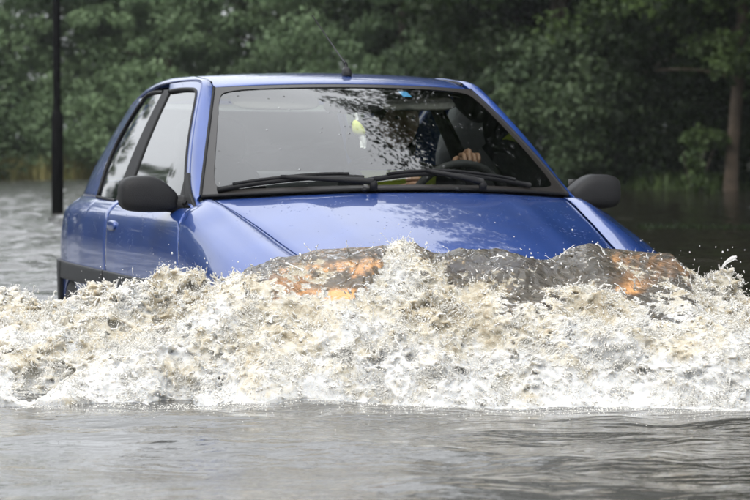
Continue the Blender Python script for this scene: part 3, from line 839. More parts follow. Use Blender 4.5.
# both sides
for s in (-1, 1):
    # wing (front fender): side skin with the wheel arch, rolled over to the bonnet edge
    xs = np.concatenate([np.linspace(.748, .80, 4)[:-1], 1.13 - .33 * np.cos(np.linspace(0, math.pi, 26)), np.linspace(1.47, 1.585, 6)])
    rows = []
    for t in np.linspace(0, 1, 26):
        row = []
        for x in xs:
            zl = .22 if abs(x - 1.13) >= .33 else .30 + math.sqrt(max(0, .33 ** 2 - (x - 1.13) ** 2))
            if x > 1.5: zl = .22 + (x - 1.5) * .9
            # slanted rear edge follows the door seam
            zb = float(f_belt_z(x))
            if t <= .7:
                q = t / .7; z = zl + (zb - zl) * q
                xx = x
                if x < 1.0:
                    sx = float(np.interp(z, [.20, .45, .66, .83, .872], [.735, .742, .738, .690, .655])) + .006
                    xx = x + (sx - .748) * (1 - (x - .748) / (1.0 - .748))
                row.append((xx, s * Yw(xx, min(z, float(f_belt_z(xx)))), min(z, float(f_belt_z(xx)))))
            else:
                q = (t - .7) / .3
                xx = x
                if x < 1.0:
                    xx = x + (.661 - .748) * (1 - (x - .748) / (1.0 - .748))
                y0, z0 = Yw(xx, float(f_belt_z(xx))), float(f_belt_z(xx)); y1, z1 = float(f_he_y(xx)) + .006, float(f_he_z(xx)) + .001
                row.append((xx, s * (y0 + (y1 - y0) * q), z0 + (z1 - z0) * q + .016 * math.sin(math.pi * q) * (1 if xx > .7 else .6)))
        rows.append(row)
    wing = panel('wing', np.array(rows), M['paint'], car, (1.1, 0, .5), thick=.012)
    # door
    G = side_patch([(-.503, .20), (.1, .20), (.735, .20)], [(-.508, .869), (.1, .869), (.650, .879)], [(-.503, .20), (-.505, .5), (-.508, .869)], SEAM_F[:-1] + [(.650, .879)], s, 44, 24)
    door = panel('door', G, M['paint'], car, IN, thick=.014)
    G = side_patch([(-.498, .562), (.1, .562), (.728, .562)], [(-.498, .612), (.1, .612), (.728, .612)], [(-.498, .562), (-.498, .612)], [(.728, .562), (.728, .612)], s, 30, 5, .012)
    panel('rub_strip', G, M['bumper'], door, IN, thick=.016, bevel=.004)
    hb = MB(); yv = Yw(-.40, .79)
    hb.add(*superellipsoid((-.40, s * (yv + .001), .79), (.075, .010, .020), (4, 3), 20, 10)); hb.build('handle', M['paint'], door)
    # upper door frame round the glass
    A, B = lift(poly(SEAM_UP, 44), s, .004), lift(poly(GL_UP, 44), s, .006)
    G = np.array([A - np.array([0, s * .010, 0]), A, A * .92 + B * .08, A * .5 + B * .5, A * .1 + B * .9, B, B + np.array([0, -s * .012, 0])])
    panel('window_frame', G, M['paint'], door, (0, 0, 1.0), thick=.012, bevel=.002)
    A, B = lift(poly(GL_UP, 44), s, .007), None
    t = MB(); t.tube(lift(poly(GL_UP, 50), s, .003), .008, 6); t.tube(lift(poly([(-.43, .888), (.1, .886), (.56, .893)], 30), s, .006), .010, 6); t.build('window_seal', M['rubber'], door)
    # door glass
    G = side_patch([(-.455, .880), (.05, .880), (.56, .890)], [(-.475, 1.312), (-.28, 1.314), (.0, 1.306)], [(-.455, .880), (-.475, 1.312)], [(.56, .890), (.475, .945), (.350, 1.050), (.195, 1.180), (.0, 1.306)], s, 34, 24, -.004)
    panel('door_glass', G, M['glass'], door, (0, 0, 1.0), thick=0)
    # black pillar between the windows
    G = side_patch([(-.606, .876), (-.40, .876)], [(-.600, 1.318), (-.472, 1.318)], [(-.606, .876), (-.600, 1.318)], [(-.40, .876), (-.472, 1.318)], s, 8, 18, .002)
    panel('pillar_trim', G, M['rubber'], car, (0, 0, 1.0), thick=.012)
    # rear side window
    G = side_patch([(-.606, .884), (-.8, .886), (-1.0, .893)], Q_TOP, [(-.606, .884), (-.592, 1.309)], Q_REAR, s, 22, 20, -.003)
    rq = panel('rear_side_window', G, M['glass'], car, (0, 0, 1.0), thick=0)
    t = MB(); t.tube(np.vstack([lift(poly(Q_TOP, 16), s, .001), lift(poly(Q_REAR, 18)[::-1], s, .001), lift(poly([(-1.0, .889), (-.606, .881)], 10), s, .002)]), .007, 6); t.build('window_seal', M['rubber'], rq)
    # pillar and roof rail: from the windscreen edge round to the seam above the doors
    O = lift(poly(RAIL_O, 70), s, .003)
    I = []
    for k, p in enumerate(O):
        q = k / 69
        I.append(p)
    ins = [ws(s, v) + np.array([.004, s * .004, .004]) for v in np.linspace(0, 1, 24)]
    for x in np.linspace(-.02, -1.31, 46):
        ins.append(np.array([x, s * (float(f_ditch(x)) + .004), float(f_roof(x)) - .0165]))
    I = poly(ins, 70)
    # match the two curves by x so that the strip does not shear
    ox = O[:, 0]; I2 = []
    ixs = I[:, 0]
    for p in O:
        qx = min(p[0] + .02 * (1 if p[0] > .1 else 0), ixs.max())
        I2.append([np.interp(-qx, -ixs, I[:, j]) for j in range(3)])
    I2 = np.array(I2)
    rows = []
    for q in np.linspace(0, 1, 9):
        bul = (math.sin(math.pi * q) * (.0035 + .0045 * np.clip((O[:, 0] - .02) / .12, 0, 1)))[:, None]
        rows.append(O * (1 - q) + I2 * q + np.stack([np.full(70, .25) * (O[:, 0] > .1), np.full(70, s * .75), np.full(70, .65)], 1) * bul)
    panel('roof_pillar', np.array(rows), M['paint'], car, (-.2, 0, 1.0), thick=.012, bevel=.002)
    t = MB(); t.tube(np.array([[x, s * (float(f_ditch(x)) + .001), float(f_roof(x)) - .0250] for x in np.linspace(.0, -1.30, 40)]), .0060, 6)
    t.build('roof_gutter', M['rubber'], car)
    # rear quarter: below the belt, with wheel arch
    xs = np.concatenate([np.linspace(-.515, -.95, 9)[:-1], -1.255 + .30 * np.cos(np.linspace(0, math.pi, 26)), np.linspace(-1.565, -1.745, 8)])
    rows = []
    for t_ in np.linspace(0, 1, 26):
        row = []
        for x in xs:
            zl = .20 if abs(x + 1.255) >= .30 else .245 + math.sqrt(max(0, .30 ** 2 - (x + 1.255) ** 2))
            if x < -1.56: zl = .34
            zt = .8855 if x > -1.02 else .8855 - .0
            z = zl + (zt - zl) * t_
            row.append((x, s * Yw(x, z), z))
        rows.append(row)
    qp = panel('rear_quarter_panel', np.array(rows), M['paint'], car, (-1.0, 0, .5), thick=.012)
    G = side_patch([(-1.745, .886), (-1.4, .886), (-.998, .886)], [(-1.33, 1.262), (-1.18, 1.284), (-1.05, 1.294), (-.93, 1.288)], [(-1.745, .886), (-1.66, .96), (-1.50, 1.11), (-1.33, 1.262)], [(-.998, .886), (-1.055, 1.03), (-1.035, 1.15), (-.93, 1.288)], s, 24, 24, .001)
    panel('rear_pillar', G, M['paint'], car, (-1.0, 0, .9), thick=.012, bevel=0)
    G = side_patch([(-1.66, .535), (-.512, .545)], [(-1.66, .612), (-.512, .612)], [(-1.66, .535), (-1.66, .612)], [(-.512, .545), (-.512, .612)], s, 30, 5, .014)
    panel('rub_strip', G, M['bumper'], qp, IN, thick=.016, bevel=.004)
    # door mirror
    mc = np.array([.475, s * .842, .926])
    def warp(p, s=s):
        y = p[1] * s                                  # + outwards
        k = 1.0 - .42 * smooth(.02, -.14, y) if False else 1.0 - .40 * float(smooth(0, 1, (-y) / .13))
        return [p[0] * (1 - .25 * max(0, p[2]) / .06 * .3) - .02 * (1 if p[0] < 0 else 0) * 0, p[1], p[2] * k - .030 * float(smooth(0, 1, (-y) / .13))]
    v, f = superellipsoid((0, 0, 0), (.060, .104, .064), (4.2, 3.6), 40, 24, warp)
    mm = MB(); mm.add([tuple(np.array(q) + mc) for q in v], f)
    mir = mm.build('door_mirror', M['plastic'], door)
    mm = MB(); mm.tube(poly([mc + np.array([.0, -s * .05, -.026]), mc + np.array([.01, -s * .09, -.036]), mc + np.array([.015, -s * .125, -.040])], 8), [.040, .036, .034, .033, .033, .033, .034, .036], 14)
    mm.build('mirror_stalk', M['plastic'], mir)
    G = []
    for a in np.linspace(0, 1, 8):
        G.append([mc + np.array([-.062, s * (-.07 + .16 * b_), -.040 + .085 * a]) for b_ in np.linspace(0, 1, 10)])
    panel('mirror_glass', np.array(G), M['chrome'], mir, mc, thick=0)
    P = [(.655, .884), (.470, .884), (.455, .900), (.425, 1.000), (.455, .998), (.56, .925)]
    c3 = lift(np.array(P), s, .010)
    mobj('mirror_base', np.vstack([c3, c3 - np.array([0, s * .02, 0])]), [tuple(range(6)), tuple(range(6, 12))[::-1]] + [(i, (i + 1) % 6, 6 + (i + 1) % 6, 6 + i) for i in range(6)], M['plastic'], door, smooth=False)
    # headlamp, indicator
    hl = np.array([1.700, s * .475, .625])
    rows = []
    for v_ in np.linspace(0, 1, 9):
        row = []
        for u_ in np.linspace(0, 1, 17):
            y = .385 + .315 * u_; x = 1.785 - .05 * u_ - .17 * u_ ** 2.2 - .03 * v_
            z = .596 + (.118 + .012 * (1 - u_)) * v_ - .008 * u_ - .030 * u_ ** 3 * v_
            row.append((x, s * y, z))
        rows.append(row)
    lampglow, lt, lb_ = new_mat('lit_headlamp')
    lb_.inputs['Base Color'].default_value = (.9, .85, .75, 1); lb_.inputs['Roughness'].default_value = .1
    lb_.inputs['Emission Color'].default_value = (1.0, .52, .18, 1); lb_.inputs['Emission Strength'].default_value = 0.95
    panel('headlamp', np.array(rows), lampglow, car, (1.2, 0, .6), thick=.02, bevel=.004)
    # front bumper half is built below; wheels
    for xw, nm in ((1.13, 'wheel'), (-1.255, 'wheel')):
        w = MB(); o_ = (xw, s * .70, .285)
        w.lathe([(.17, -.075), (.235, -.082), (.270, -.075), (.283, -.05), (.285, 0), (.283, .05), (.270, .075), (.235, .082), (.17, .075)], o_, 'y', 36)
        wheel = w.build('wheel', M['tyre'], car)
        w = MB(); w.lathe([(0, s * .055), (.05, s * .058), (.06, s * .035), (.13, s * .030), (.165, s * .06), (.175, s * .07), (.178, 0)], o_, 'y', 30); w.build('rim', M['rim'], wheel)
        # arch liner
        w = MB(); w.lathe([(.335, s * -.1), (.335, s * .06)], (xw, s * .68, .295), 'y', 36); w.build('arch_liner', M['under'], car)
    # inner skin so that the shut lines stay dark
    rows = [[(x, s * (Yw(x, z) - .035), z) for x in np.linspace(-1.70, 1.60, 40) if True] for z in np.linspace(.22, .84, 10)]
    rows = np.array(rows); 
    bad = [(i, j) for i in range(9) for j in range(39)]
    Fc = []
    for j, i in bad:
        xm = rows[j, i, 0]; zm = rows[j, i, 2]
        if math.hypot(xm - 1.13, zm - .29) < .34 or math.hypot(xm + 1.255, zm - .25) < .33: continue
        if float(f_belt_z(xm)) - .04 < zm + .05: continue
        Fc.append((j * 40 + i, j * 40 + i + 1, (j + 1) * 40 + i + 1, (j + 1) * 40 + i))
    mobj('inner_skin', rows.reshape(-1, 3), Fc, M['under'], car)

# bumpers, grille, tail
def ring_band(xc, sgn, z0, z1, off, n=41, nose=0.0):
    rows = []
    for z in np.linspace(z0, z1, 9):
        zt = (z - z0) / (z1 - z0); bul = .02 * math.sin(math.pi * (.15 + .7 * zt))
        row = []
        for a in np.linspace(-1, 1, n):
            th = a * math.pi / 2
            y = (.745 + off) * math.copysign(abs(math.sin(th)) ** .62, a)
            x = xc + sgn * (.46 * abs(math.cos(th)) ** .55 - .06 * (y / .75) ** 2 + bul)
            row.append((x, y, z))
        rows.append(row)
    return np.array(rows)
panel('front_bumper', ring_band(1.42, 1, .20, .535, .035), M['paint'], car, (1, 0, .4), thick=.02, bevel=.004)
panel('rear_bumper', ring_band(-1.36, -1, .24, .612, .030), M['bumper'], car, (-1, 0, .4), thick=.02, bevel=.006)
gr = MB()
for z in (.565, .595, .625, .652):
    gr.tube(np.array([[1.80 - .10 * (y / .3) ** 2 - (z - .56) * .25, y, z] for y in np.linspace(-.285, .285, 15)]), .008, 6)
gr.build('grille', M['rubber'], car)
rows = [[(1.745 - .10 * (y / .62) ** 2 - .12 * (y / .62) ** 6, y, z) for y in np.linspace(-.62, .62, 31)] for z in (.45, .56, .64)]
panel('nose_backing', np.array(rows), M['under'], car, (1, 0, .5), thick=0)
for s in (-1, 1):
    G = side_patch([(-1.755, .30), (-1.557, .30)], [(-1.755, .612), (-1.47, .612)], [(-1.755, .30), (-1.755, .612)], [(-1.557, .30), (-1.535, .40), (-1.47, .612)], s, 10, 8, .017)
    panel('bumper_corner', G, M['bumper'], car, IN, thick=.02, bevel=.004)
# tailgate and rear screen
hy = lambda z: float(np.interp(z, [.60, .886, 1.26, 1.30], [.54, .585, .40, .385]))
hx = lambda z: float(np.interp(z, [.45, .60, .80, .886, .96, 1.11, 1.262, 1.30], [-1.775, -1.775, -1.765, -1.735, -1.685, -1.535, -1.39, -1.375]))
tg = lambda z0, z1, f0, f1, o, n=14: np.array([[(hx(z) - .05 * (1 - u * u) - o, u * hy(z) * (f0 + (f1 - f0) * (z - z0) / (z1 - z0)), z) for u in np.linspace(-1, 1, 21)] for z in np.linspace(z0, z1, n)])
gate = panel('tailgate', tg(.58, .95, 1.08, 1.08, 0), M['paint'], car, (-1, 0, .8), thick=.014)
panel('rear_window', tg(.955, 1.275, 1.02, 1.02, .004), M['glass'], gate, (-1, 0, .8), thick=0)
panel('spoiler_edge', tg(1.28, 1.30, 1.08, 1.08, 0, 4), M['paint'], gate, (-1, 0, 1), thick=.014)
for s in (-1, 1):
    G = np.array([[(hx(z) - .05 * (1 - u * u) + .002, s * (hy(z) * 1.02 + (1.06 * hy(z) - hy(z) * 1.02 + .02) * u), z) for u in np.linspace(0, 1, 5)] for z in np.linspace(.955, 1.275, 12)])
    panel('tailgate_frame', G, M['paint'], gate, (-1, 0, .9), thick=.014)
    G = np.array([[(-1.775 + .10 * u ** 2.0 + .02 * (z - .6), s * (.585 + .085 * u), z) for u in np.linspace(0, 1, 9)] for z in np.linspace(.62, .86, 8)])
    panel('tail_lamp', G, plain('red_lens', (.35, .01, .01), .12), car, (-1, 0, .7), thick=.01)

# floor, cabin
mb = MB(); mb.box((0, 0, .22), (3.2, 1.22, .06)); mb.box((.88, 0, .50), (.04, 1.1, .52)); mb.box((1.30, 0, .42), (.6, .9, .34)); mb.build('floor_pan', M['under'], car, smooth=False)
mb = MB()
rows = [[(.90 - .30 * v - .20 * u * u * (1 - v), .66 * u, .900 - .012 * v - .018 * u * u - .05 * max(0, v - .8) * 5) for u in np.linspace(-1, 1, 25)] for v in np.linspace(0, 1, 9)]
panel('dashboard', np.array(rows), M['trim'], car, (.7, 0, .5), thick=.03)
mb = MB(); mb.add(*superellipsoid((.46, .36, .885), (.12, .17, .045), (3, 3))); mb.build('instrument_hood', M['trim'], car)
mb = MB(); mb.box((.60, 0, .70), (.05, 1.28, .32)); mb.build('dashboard_face', M['trim'], car, bevel=.02)
# steering wheel
st = MB(); c0 = Vector((.32, .36, .86)); ax = Vector((-.92, 0, .40)).normalized(); e1 = Vector((0, 1, 0)); e2 = ax.cross(e1)
st.tube([tuple(c0 + (e1 * math.cos(a) + e2 * math.sin(a)) * .185) for a in np.linspace(0, 2 * math.pi, 37)], .015, 8)
for a in (.2, 2.94, 4.71): st.tube([tuple(c0 - ax * .02), tuple(c0 + (e1 * math.cos(a) + e2 * math.sin(a)) * .18)], [.03, .013], 8)
st.tube([tuple(c0), tuple(c0 - ax * .25)], [.045, .04], 10); st.build('steering_wheel', M['trim'], car)
# seats with head restraints
for y in (-.35, .36):
    seat = MB(); seat.add(*superellipsoid((-.12, y, .48), (.27, .245, .09), (4, 3))); so = seat.build('seat', M['seat'], car)
    b = MB(); b.add(*superellipsoid((0, 0, 0), (.085, .245, .32), (3.2, 3.6), 28, 18, lambda p: [p[0] - .36 * p[2], p[1] * (1 - .22 * max(0, p[2]) / .32), p[2]]))
    b.v = [(q[0] - .46, q[1] + y, q[2] + .74) for q in b.v]; b.build('backrest', M['seat'], so)
    b = MB(); b.add(*superellipsoid((-.60, y, 1.115), (.055, .145, .098), (3.2, 3.2)))
    b.tube([(-.59, y - .06, 1.0), (-.60, y - .06, 1.07)], .008, 6); b.tube([(-.59, y + .06, 1.0), (-.60, y + .06, 1.07)], .008, 6); b.build('headrest', M['seat'], so)
b = MB(); b.add(*superellipsoid((-1.22, 0, .68), (.10, .60, .31), (3, 4), 28, 14, lambda p: [p[0] - .3 * p[2], p[1], p[2]])); b.build('rear_bench', M['bench'], car)
# roof lining, visors, mirror
rows = [[(x, u * .47, float(f_roof(x)) - .035 - .03 * u * u) for u in np.linspace(-1, 1, 13)] for x in np.linspace(.06, -1.25, 20)]
panel('roof_lining', np.array(rows), M['lining'], car, (0, 0, 2), thick=0)
for y in (-.27, .27):
    b = MB(); b.add(*superellipsoid((.055, y, 1.270), (.085, .17, .010), (4, 3), 24, 8, lambda p: [p[0], p[1], p[2] - .45 * p[0]])); b.build('sun_visor', M['lining'], car)
b = MB(); b.add(*superellipsoid((.19, 0, 1.245), (.02, .115, .032), (3, 3), 24, 12)); b.tube([(.14, 0, 1.315), (.17, 0, 1.262)], .009, 8); b.build('interior_mirror', M['trim'], car)

# sticker at the top of the screen
G = np.array([[ws(u, v) + np.array([-.5, 0, -.86]) * .003 for u in np.linspace(.36, .43, 5)] for v in np.linspace(.88, .945, 4)])
panel('sticker', G, plain('pale_blue_sticker', (.12, .42, .72), .4), scr, IN, thick=0)
# charm hanging from the mirror
hang = empty('hanging_charm', car_world((.20, .012, 1.232)), math.atan2(HY, HX))
setp(hang, 'yellow cloth charm with white ribbons hanging from the mirror inside the windscreen', 'charm')
b = MB(); b.add(*superellipsoid((.0, .004, -.070), (.018, .023, .030), (2.4, 2.2), 18, 12, lambda p: [p[0], p[1] * (1 - .35 * p[2] / .03) + p[2] * -.35, p[2]])); b.build('pouch', plain('yellow_cloth', (.80, .86, .10), .7), hang)
b = MB(); b.tube(poly([(0, 0, .02), (0, -.004, -.01), (0, .002, -.04)], 8), .006, 6)
b.tube(poly([(0, .002, -.012), (0, .018, .004), (0, .028, .0)], 6), .006, 6); b.tube(poly([(0, .0, -.012), (0, -.012, .010), (0, -.020, .016)], 6), .006, 6)
RB = plain('white_ribbon', (.9, .9, .88), .7)
b.build('ribbon', RB, hang)
b = MB(); b.tube(poly([(0, .018, -.095), (0, .026, -.12), (0, .030, -.145)], 8), [.012, .013, .013, .012, .012, .010, .008, .006], 6); b.tube(poly([(0, .022, -.11), (0, .018, -.13), (0, .020, -.142)], 6), .007, 6)
b.build('ribbon', RB, hang)

# ------------------------------------------------------------------ the driver, behind the reflections in the windscreen
person = empty('person', car_world((-.29, .36, .50)), math.atan2(HY, HX))
setp(person, 'driver in dark clothing and a yellow vest holding the steering wheel of the car', 'person')
def skin(name, chain, rad, mat, sub=2):
    """chain: dict joint -> (pos, parent)"""
    names = list(chain); idx = {n: i for i, n in enumerate(names)}
    me = bpy.data.meshes.new(name)
    me.from_pydata([chain[n][0] for n in names], [(idx[chain[n][1]], idx[n]) for n in names if chain[n][1]], [])
    o = link(bpy.data.objects.new(name, me), person)
    sk = o.modifiers.new('skin', 'SKIN'); sk.use_smooth_shade = True
    if not me.skin_vertices: me.skin_vertices.new()
    for n in names:
        r_ = rad[n]; me.skin_vertices[0].data[idx[n]].radius = (r_, r_) if np.isscalar(r_) else r_
    me.skin_vertices[0].data[0].use_root = True
    sb = o.modifiers.new('sub', 'SUBSURF'); sb.levels = sub; sb.render_levels = sub
    me.materials.append(mat)
    return o
# positions relative to the hips (empty at local -.2,.36,.50)
ch = {'hip': ((0, 0, .06), None), 'waist': ((-.06, 0, .22), 'hip'), 'chest': ((-.12, 0, .42), 'waist'), 'neck': ((-.13, 0, .545), 'chest'), 'head0': ((-.115, 0, .60), 'neck')}
ra = {'hip': (.16, .12), 'waist': (.15, .11), 'chest': (.165, .11), 'neck': .060, 'head0': .055}
WR = {-1: np.array([.49, -.17, .42]), 1: np.array([.555, .045, .535])}      # right hand at the side of the wheel, left hand over its top
for s, nm in ((-1, 'r'), (1, 'l')):
    ch.update({'sh' + nm: ((-.13, s * .175, .46), 'chest'), 'el' + nm: ((.10, s * .25, .28) if s < 0 else (.14, .24, .33), 'sh' + nm), 'wr' + nm: (tuple(WR[s]), 'el' + nm),
               'kn' + nm: ((.42, s * .13, .14), 'hip'), 'an' + nm: ((.72, s * .12, -.18), 'kn' + nm), 'to' + nm: ((.84, s * .12, -.16), 'an' + nm)})
    ra.update({'sh' + nm: .068, 'el' + nm: .046, 'wr' + nm: .032, 'kn' + nm: .065, 'an' + nm: .045, 'to' + nm: .04})
skin('body', ch, ra, M['shirt'])
# head with face
v, f = superellipsoid((0, 0, 0), (.098, .078, .118), (2.1, 2.1), 32, 24, lambda p: [p[0] + (.012 if p[0] > 0 and -.05 < p[2] < .02 and abs(p[1]) < .018 else 0) + .05 * min(0, p[2]) * -.6, p[1] * (1 + 1.4 * min(0, p[2] + .03)), p[2]])
hm = MB(); hm.add([(q[0] - .085, q[1], q[2] + .70) for q in v], f)
hm.add(*superellipsoid((.014, 0, .690), (.016, .013, .024), (2, 2), 12, 8))                       # nose
for s in (-1, 1): hm.add(*superellipsoid((-.09, s * .079, .695), (.018, .010, .030), (2, 2), 12, 8))   # ears
head = hm.build('head', M['skin'], person, sub=1)
hm = MB(); hm.add(*superellipsoid((-.105, 0, .735), (.100, .088, .098), (2.2, 2.2), 28, 14)); hm.build('hair', M['hair'], head)
for s in (-1, 1):
    hm = MB(); hm.add(*superellipsoid((.003, s * .030, .708), (.010, .013, .007), (2, 2), 10, 8)); hm.build('eye', M['trim'], head)
hm = MB(); hm.add(*superellipsoid((.004, 0, .645), (.010, .026, .006), (2, 2), 12, 6)); hm.build('mouth', plain('lips', (.36, .13, .11), .5), head)
# vest panels over the chest and shoulders
rows = []
for z in np.linspace(.10, .50, 14):
    row = []
    for a in np.linspace(-1.5, 1.5, 25):
        tz = (z - .10) / .40
        row.append((-.01 - .13 * tz + .135 * math.cos(a) * (1 - .25 * tz) + .005, (.185 + .012 * tz) * math.sin(a), z))
    rows.append(row)
vest = panel('safety_vest', np.array(rows), M['hivis'], person, (-.1, 0, .3), thick=.008, bevel=0)
for z0 in (.20, .33):
    rows = []
    for z in (z0, z0 + .025, z0 + .05):
        tz = (z - .10) / .40
        rows.append([(-.01 - .13 * tz + .143 * math.cos(a) * (1 - .25 * tz) + .005, (.192 + .012 * tz) * math.sin(a), z) for a in np.linspace(-1.4, 1.4, 25)])
    panel('silver_band', np.array(rows), M['strip'], vest, (-.1, 0, .3), thick=.002, bevel=0)
# hands: palm with four fingers closed round the rim and a thumb
for s in (-1, 1):
    w = WR[s]
    hd = {'w': (tuple(w), None), 'p': (tuple(w + np.array([.050, s * .004, .020])), 'w'), 'k': (tuple(w + np.array([.085, s * .004, .022])), 'p')}
    rr = {'w': (.028, .022), 'p': (.036, .018), 'k': (.036, .015)} if s < 0 else {'w': (.022, .028), 'p': (.018, .036), 'k': (.015, .036)}
    skin('palm', hd, rr, M['skin'])
    top = s > 0                                       # the left hand lies over the top of the rim, the right one grips its side
    for j in range(4):
        ln = (.9, 1.0, .96, .78)[j]; off = (j - 1.5) * .019
        if top:
            b0_ = w + np.array([.072, off, .026]); q1 = b0_ + np.array([.032, 0, .002]) * ln; q2 = q1 + np.array([.016, -.002, -.026]) * ln; q3 = q2 + np.array([-.012, -.001, -.022]) * ln
        else:
            b0_ = w + np.array([.085, s * .004, .022 + off]); q1 = b0_ + np.array([.030, -s * .012, .004]) * ln; q2 = q1 + np.array([.012, -s * .026, 0]) * ln; q3 = q2 + np.array([-.016, -s * .016, -.002]) * ln
        skin('finger', {'a': (tuple(b0_ - np.array([.018, 0, 0])), None), 'b': (tuple(b0_), 'a'), 'c': (tuple(q1), 'b'), 'd': (tuple(q2), 'c'), 'e': (tuple(q3), 'd')}, {'a': .010, 'b': .0098, 'c': .0092, 'd': .0086, 'e': .0072}, M['skin'])
    if top: tb = w + np.array([.035, -.030, .014]); t1, t2 = np.array([.028, -.022, -.006]), np.array([.052, -.030, -.020])
    else: tb = w + np.array([.035, -s * .016, .036]); t1, t2 = np.array([.028, -s * .022, .012]), np.array([.056, -s * .026, .010])
    skin('thumb', {'a': (tuple(tb), None), 'b': (tuple(tb + t1), 'a'), 'c': (tuple(tb + t2), 'b')}, {'a': .013, 'b': .011, 'c': .009}, M['skin'])

# ------------------------------------------------------------------ the bow wave: an implicit surface carved out of turbulent noise
import openvdb
vox = 0.0056
NX, NY, NZ = 720, 384, 120
X0, Y0, Z0 = -2.02, 7.18, -0.035
rs = np.random.default_rng(5)
kx = np.fft.fftfreq(NX, vox)[:, None, None]; ky = np.fft.fftfreq(NY, vox)[None, :, None]; kz = np.fft.rfftfreq(NZ, vox)[None, None, :]
def field(lam_lo, lam_hi, power, an=(1, 1, 1)):
    """band-limited random field, unit deviation; wavelengths lam_lo..lam_hi"""
    k = np.sqrt((kx * an[0]) ** 2 + (ky * an[1]) ** 2 + (kz * an[2]) ** 2).astype(np.float32)
    k[0, 0, 0] = 1
    env = (k ** -power) * (1 / (1 + np.exp(-(k * lam_hi - 1) * 6))) * np.exp(-(k * lam_lo) ** 2)
    env[0, 0, 0] = 0
    a = np.fft.rfftn(rs.standard_normal((NX, NY, NZ), dtype=np.float32))
    a *= env
    a = np.fft.irfftn(a, s=(NX, NY, NZ)).astype(np.float32)
    return a / a.std()
gx_ = X0 + vox * np.arange(NX); gy_ = Y0 + vox * np.arange(NY); gz_ = Z0 + vox * np.arange(NZ)
XX, YY = np.meshgrid(gx_, gy_, indexing='ij')
foot = 7.44 - .10 * XX + .030 * np.sin(3.1 * XX + .6) + .018 * np.sin(9.3 * XX + 2) + .014 * np.sin(19 * XX + 1 + 2 * np.sin(5 * XX)) + .008 * np.sin(47 * XX + 3 * np.sin(9 * XX))
ycr = np.interp(XX, [-2.2, -1.3, -.75, -.30, -.1, .3, .7, 1.0, 1.3, 2.2], [8.85, 8.62, 8.36, 8.02, 7.97, 7.97, 8.16, 8.36, 8.48, 8.75])
zcr = np.interp(XX, [-2.2, -1.25, -1.0, -.72, -.55, -.42, -.30, -.1, .02, .08, .2, .5, .8, .95, 1.05, 1.2, 2.2], [.18, .255, .268, .265, .29, .375, .43, .43, .44, .47, .445, .44, .41, .40, .31, .235, .17])
wb = np.interp(XX, [-2.2, -.8, -.4, 0, .9, 1.2, 2.2], [.40, .30, .16, .12, .12, .25, .4])
t_ = np.clip((YY - foot) / (ycr - foot), 0, 1)
rise = .55 * (1 - (1 - t_) ** 2.2) + .45 * t_ ** 1.1
hb_ = np.where(YY < ycr, zcr * rise, zcr * np.exp(-((YY - ycr) / wb) ** 2))
hb_ = np.where(YY < foot, -.09 - (foot - YY) * .9, hb_)
back = np.clip((YY - ycr) / (wb * 1.2), 0, 1)                      # 0 in front of the crest, 1 behind
amp = np.clip(np.minimum((YY - foot) / .16 + .30, 1), .12, 1) * (1 - .75 * back)
amp = amp * (1 - .72 * smooth(.25, .55, t_) * np.maximum(np.exp(-((XX + .13) / .20) ** 2), np.exp(-((XX - .86) / .18) ** 2)))
tp_ = 1 - smooth(1.40, 1.92, np.abs(XX) + .08 * np.sin(9 * YY) + .05 * np.sin(23 * YY))
hb_ = hb_ * tp_ - .09 * (1 - tp_); amp = amp * (.15 + .85 * tp_)
n_big = field(.10, .55, 2.2); n_mid = field(.05, .20, 1.6, (1, 1, .8)); n_fin = field(.017, .060, .9, (1.15, 1.1, .85))
n_mic = field(.010, .034, .3, (1.3, 1.2, .75))
n_aer = field(.03, .45, 1.7)
ridge = 1 - np.abs(n_mid) * 1.25                                  # sharp crests
# clear brown water pushed up over the nose, free of foam
zclr = np.interp(XX, [-2, -.46, -.40, -.06, .02, .05, .10, .16, .25, .45, .55, .62, .70, .95, 1.05, 1.12, 2], [.9, .9, .305, .33, .41, .54, .48, .36, .33, .285, .30, .33, .305, .295, .32, .9, .9])
Z3 = gz_[None, None, :]
clear = np.clip((Z3 - zclr[:, :, None] + .035 * n_aer + .02 * n_fin) / .03 + .5, 0, 1) * (YY > foot + .1)[:, :, None]
clear = clear.astype(np.float32)
A3 = amp[:, :, None].astype(np.float32)
disp = A3 * ((.034 * n_big * (1 - .45 * clear) + .012 * ridge * (1 - .85 * clear) - .004) + .0065 * n_fin * (1 - .80 * clear) + .0030 * n_mic * (1 - .93 * clear))
phi = (Z3 - hb_[:, :, None] - disp).astype(np.float32)
# carve pockets in the foam so that it is not a plain height field
phi = np.maximum(phi, -.05 + .0 * phi) if False else phi
phi += .005 * A3 * (1 - clear) * np.maximum(0, n_fin * .6 + n_mid * .6 - 1.0)
phi = np.clip(phi, -.06, .06)
gridv = openvdb.FloatGrid(.06)
gridv.copyFromArray(phi)
vtx, qd = gridv.convertToQuads(isovalue=0.0)
vtx = np.asarray(vtx, np.float32)
qd = np.asarray(qd, np.int32)
def samp(f3, v):
    i = np.clip(np.round(v).astype(int), 0, np.array(f3.shape) - 1)
    return f3[i[:, 0], i[:, 1], i[:, 2]]
a_clear = samp(clear, vtx); a_aer = samp(n_aer, vtx) * .8 + 1.6 * (1 - smooth(.02, .15, vtx[:, 2] * vox + Z0)) - .35 * smooth(.12, .26, vtx[:, 2] * vox + Z0); a_fin = samp(n_fin, vtx); a_mid = samp(n_mid, vtx)
def relh(v):
    i = np.clip(np.round(v).astype(int), 0, np.array(phi.shape) - 1)
    return v[:, 2] * vox + Z0
W_ = vtx * vox + np.array([X0, Y0, Z0], np.float32)
